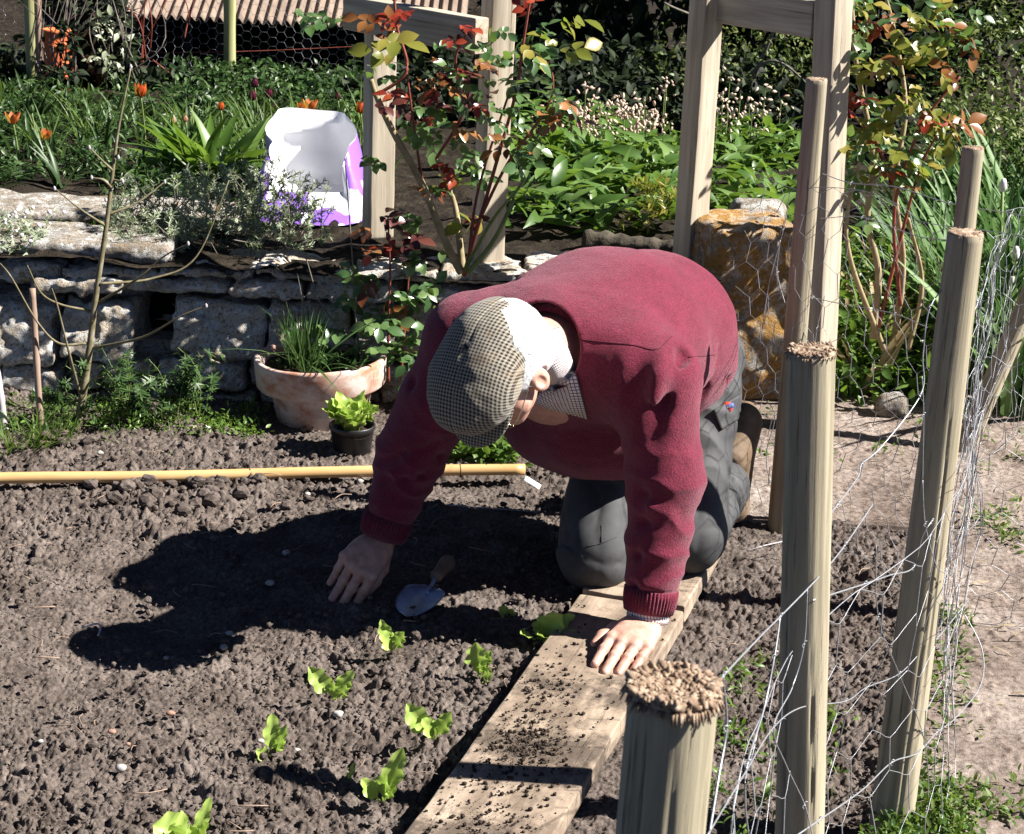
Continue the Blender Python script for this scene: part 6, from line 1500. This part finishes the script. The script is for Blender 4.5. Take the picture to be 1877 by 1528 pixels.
for bx, by, leaves, lab in ((722, 1190, ((698, 1136, .0, .011), (699, 1160, -.02, .016), (740, 1158, -.01, .012)), "lettuce seedling just below the trowel's blade"),
    (877, 1236, ((872, 1178, .0, .017), (899, 1192, .01, .010), (902, 1236, -.02, .015)), "upright lettuce seedling between the trowel and the board"),
    (614, 1280, ((566, 1222, .0, .015), (646, 1230, .0, .012), (634, 1256, -.02, .010)), "lettuce seedling with two leaves spread like a V"),
    (797, 1352, ((746, 1290, .0, .017), (776, 1318, -.02, .013), (826, 1306, -.01, .012)), "lettuce seedling nearest the board's edge with a broad left leaf"),
    (498, 1384, ((500, 1308, .0, .013), (524, 1328, .0, .008), (470, 1376, -.03, .010)), "lettuce seedling with a tall narrow leaf, beside a white stone"),
    (700, 1466, ((738, 1372, .0, .014), (706, 1420, -.02, .014), (664, 1428, -.02, .012)), "lettuce seedling with one long leaf leaning right, near the dark furrow"),
    (355, 1545, ((282, 1512, -.02, .030), (330, 1516, -.04, .022), (386, 1462, .02, .009)), "large lettuce seedling cut off by the bottom of the picture"),
    (934, 1128, ((915, 1112, -.01, .010), (936, 1116, -.01, .010)), "tiny lettuce seedling between the trowel and the limp lettuce"),
    (640, 1425, ((648, 1398, 0, .004), (636, 1416, 0, .004)), "tiny sprout left of the long-leaved seedling"), (1545 - 835, 1545, ((690, 1530, 0, .004),), "hardly visible sprout at the bottom edge")):
    if by > 1540 and bx > 600: continue
    lettuce("lettuce_seedling", bx, by, yb(bx, by), leaves, lab)
lettuce("lettuce_seedling", 985, 1168, yb(985, 1172), ((955, 1160, -.04, .014), (1000, 1130, 0, .018), (1030, 1128, -.02, .022), (1052, 1126, 0, .016), (1030, 1168, -.05, .016), (1000, 1165, -.06, .014), (1058, 1160, -.03, .013)), "limp bunch of lettuce lying against the board by the left hand")
lp_ = empty("potted_lettuce", bp + V3(0, 0, .08), "pale green lettuce plants standing in the small black pot", "lettuce")
for i in range(30):
    a_ = i * 2.4; t_ = .45 + 1.15 * rng.random(); b = bp + V3(.012 * math.cos(a_), .012 * math.sin(a_), .078); tip = bp + V3(.056 * t_ * math.cos(a_), .045 * t_ * math.sin(a_), .078 + .110 * (1.15 - .35 * t_) * rng.uniform(.7, 1.05))
    v, f = lettuce_leaf(b, tip, .015 + .009 * rng.random(), nrm(V3(-math.cos(a_) * .7, -math.sin(a_) * .7 - .3, .8)), .35, .5, .3, i); mk("leaf", v, f, G_let, lp_)
# straws, twigs and bits on the soil
lit = []
for q in range(170):
    y = rng.uniform(2.5, 4.7); x = rng.uniform(-1, 1) * (.3 * y); 
    if x > bedge(y): continue
    z = soil_base(np.array([x]), np.array([y]))[0] + .022; a_ = rng.uniform(0, 6.28); L = rng.uniform(.012, .06); lit.append(tube(curve([V3(x, y, z), V3(x + L * .5 * math.cos(a_), y + L * .5 * math.sin(a_), z + .006 * rng.random()), V3(x + L * math.cos(a_ + .3), y + L * math.sin(a_ + .3), z - .002)], 6), rng.uniform(.0006, .0014), 4))
tag(part("straw_litter", lit, M_cane), kind="stuff")
for pts, r, lab in ((((150, 1150), (178, 1143), (184, 1152), (180, 1164)), .0022, "bent pale twig at the tip of the man's shadow"), (((820, 1395 - 470), (880, 930), (985, 938)), .0012, "thin straw on the soil in front of the knees"), (((1370, 1010), (1400, 1000), (1445, 990)), .0016, "dry straw beside the far board")):
    c = curve([gp(x, y, .02 + .012 * (i == 1)) for i, (x, y) in enumerate(pts)], 14); tag(mk("dry_twig", *tube(c, r, 6), M_pale), lab, "twig")
# ================================================================== light and camera
w = bpy.data.worlds.new("World"); S.world = w; w.use_nodes = True
sky = w.node_tree.nodes.new("ShaderNodeTexSky"); sky.sky_type = "NISHITA"; sky.sun_disc = False
sky.air_density = .25; sky.dust_density = .0; sky.ozone_density = 1.2; sky.altitude = 0
sky.sun_elevation = math.radians(42.9); sky.sun_rotation = math.radians(92.7)
w.node_tree.links.new(sky.outputs[0], w.node_tree.nodes["Background"].inputs[0]); w.node_tree.nodes["Background"].inputs[1].default_value = .05
sun = bpy.data.lights.new("sun", "SUN"); sun.energy = 5.0; sun.angle = math.radians(.53); sun.color = (1, .955, .885)
so = bpy.data.objects.new("sun", sun); COL.objects.link(so); so.location = (6, -.5, 6)
so.rotation_euler = Vector((-1.098, .051, -1.02)).to_track_quat("-Z", "Y").to_euler()
cam = bpy.data.cameras.new("camera"); co = bpy.data.objects.new("camera", cam); COL.objects.link(co)
cam.sensor_fit = "HORIZONTAL"; cam.sensor_width = 36; cam.lens = 36 * FPX / 1877; cam.clip_start = .05; cam.clip_end = 400
cam.dof.use_dof = True; cam.dof.focus_distance = 3.6; cam.dof.aperture_fstop = 30
co.matrix_world = Matrix(((CR[0], CU[0], -_f[0], 0), (CR[1], CU[1], -_f[1], 0), (CR[2], CU[2], -_f[2], EYE), (0, 0, 0, 1)))
S.camera = co
S.view_settings.view_transform = "Standard"; S.view_settings.look = "None"; S.view_settings.exposure = 1.55; S.view_settings.gamma = 1
S.view_settings.use_curve_mapping = False
S.render.engine = "CYCLES"; S.cycles.use_denoising = True; S.cycles.denoiser = 'OPENIMAGEDENOISE'; S.cycles.denoising_input_passes = 'RGB_ALBEDO_NORMAL'; S.cycles.denoising_prefilter = 'NONE'; S.render.filter_size = 1.15; S.cycles.max_bounces = 6; S.cycles.diffuse_bounces = 2; S.cycles.sample_clamp_indirect = 1.5; S.cycles.use_adaptive_sampling = False; S.cycles.caustics_reflective = False; S.cycles.caustics_refractive = False; S.cycles.blur_glossy = 1; S.cycles.transparent_max_bounces = 6
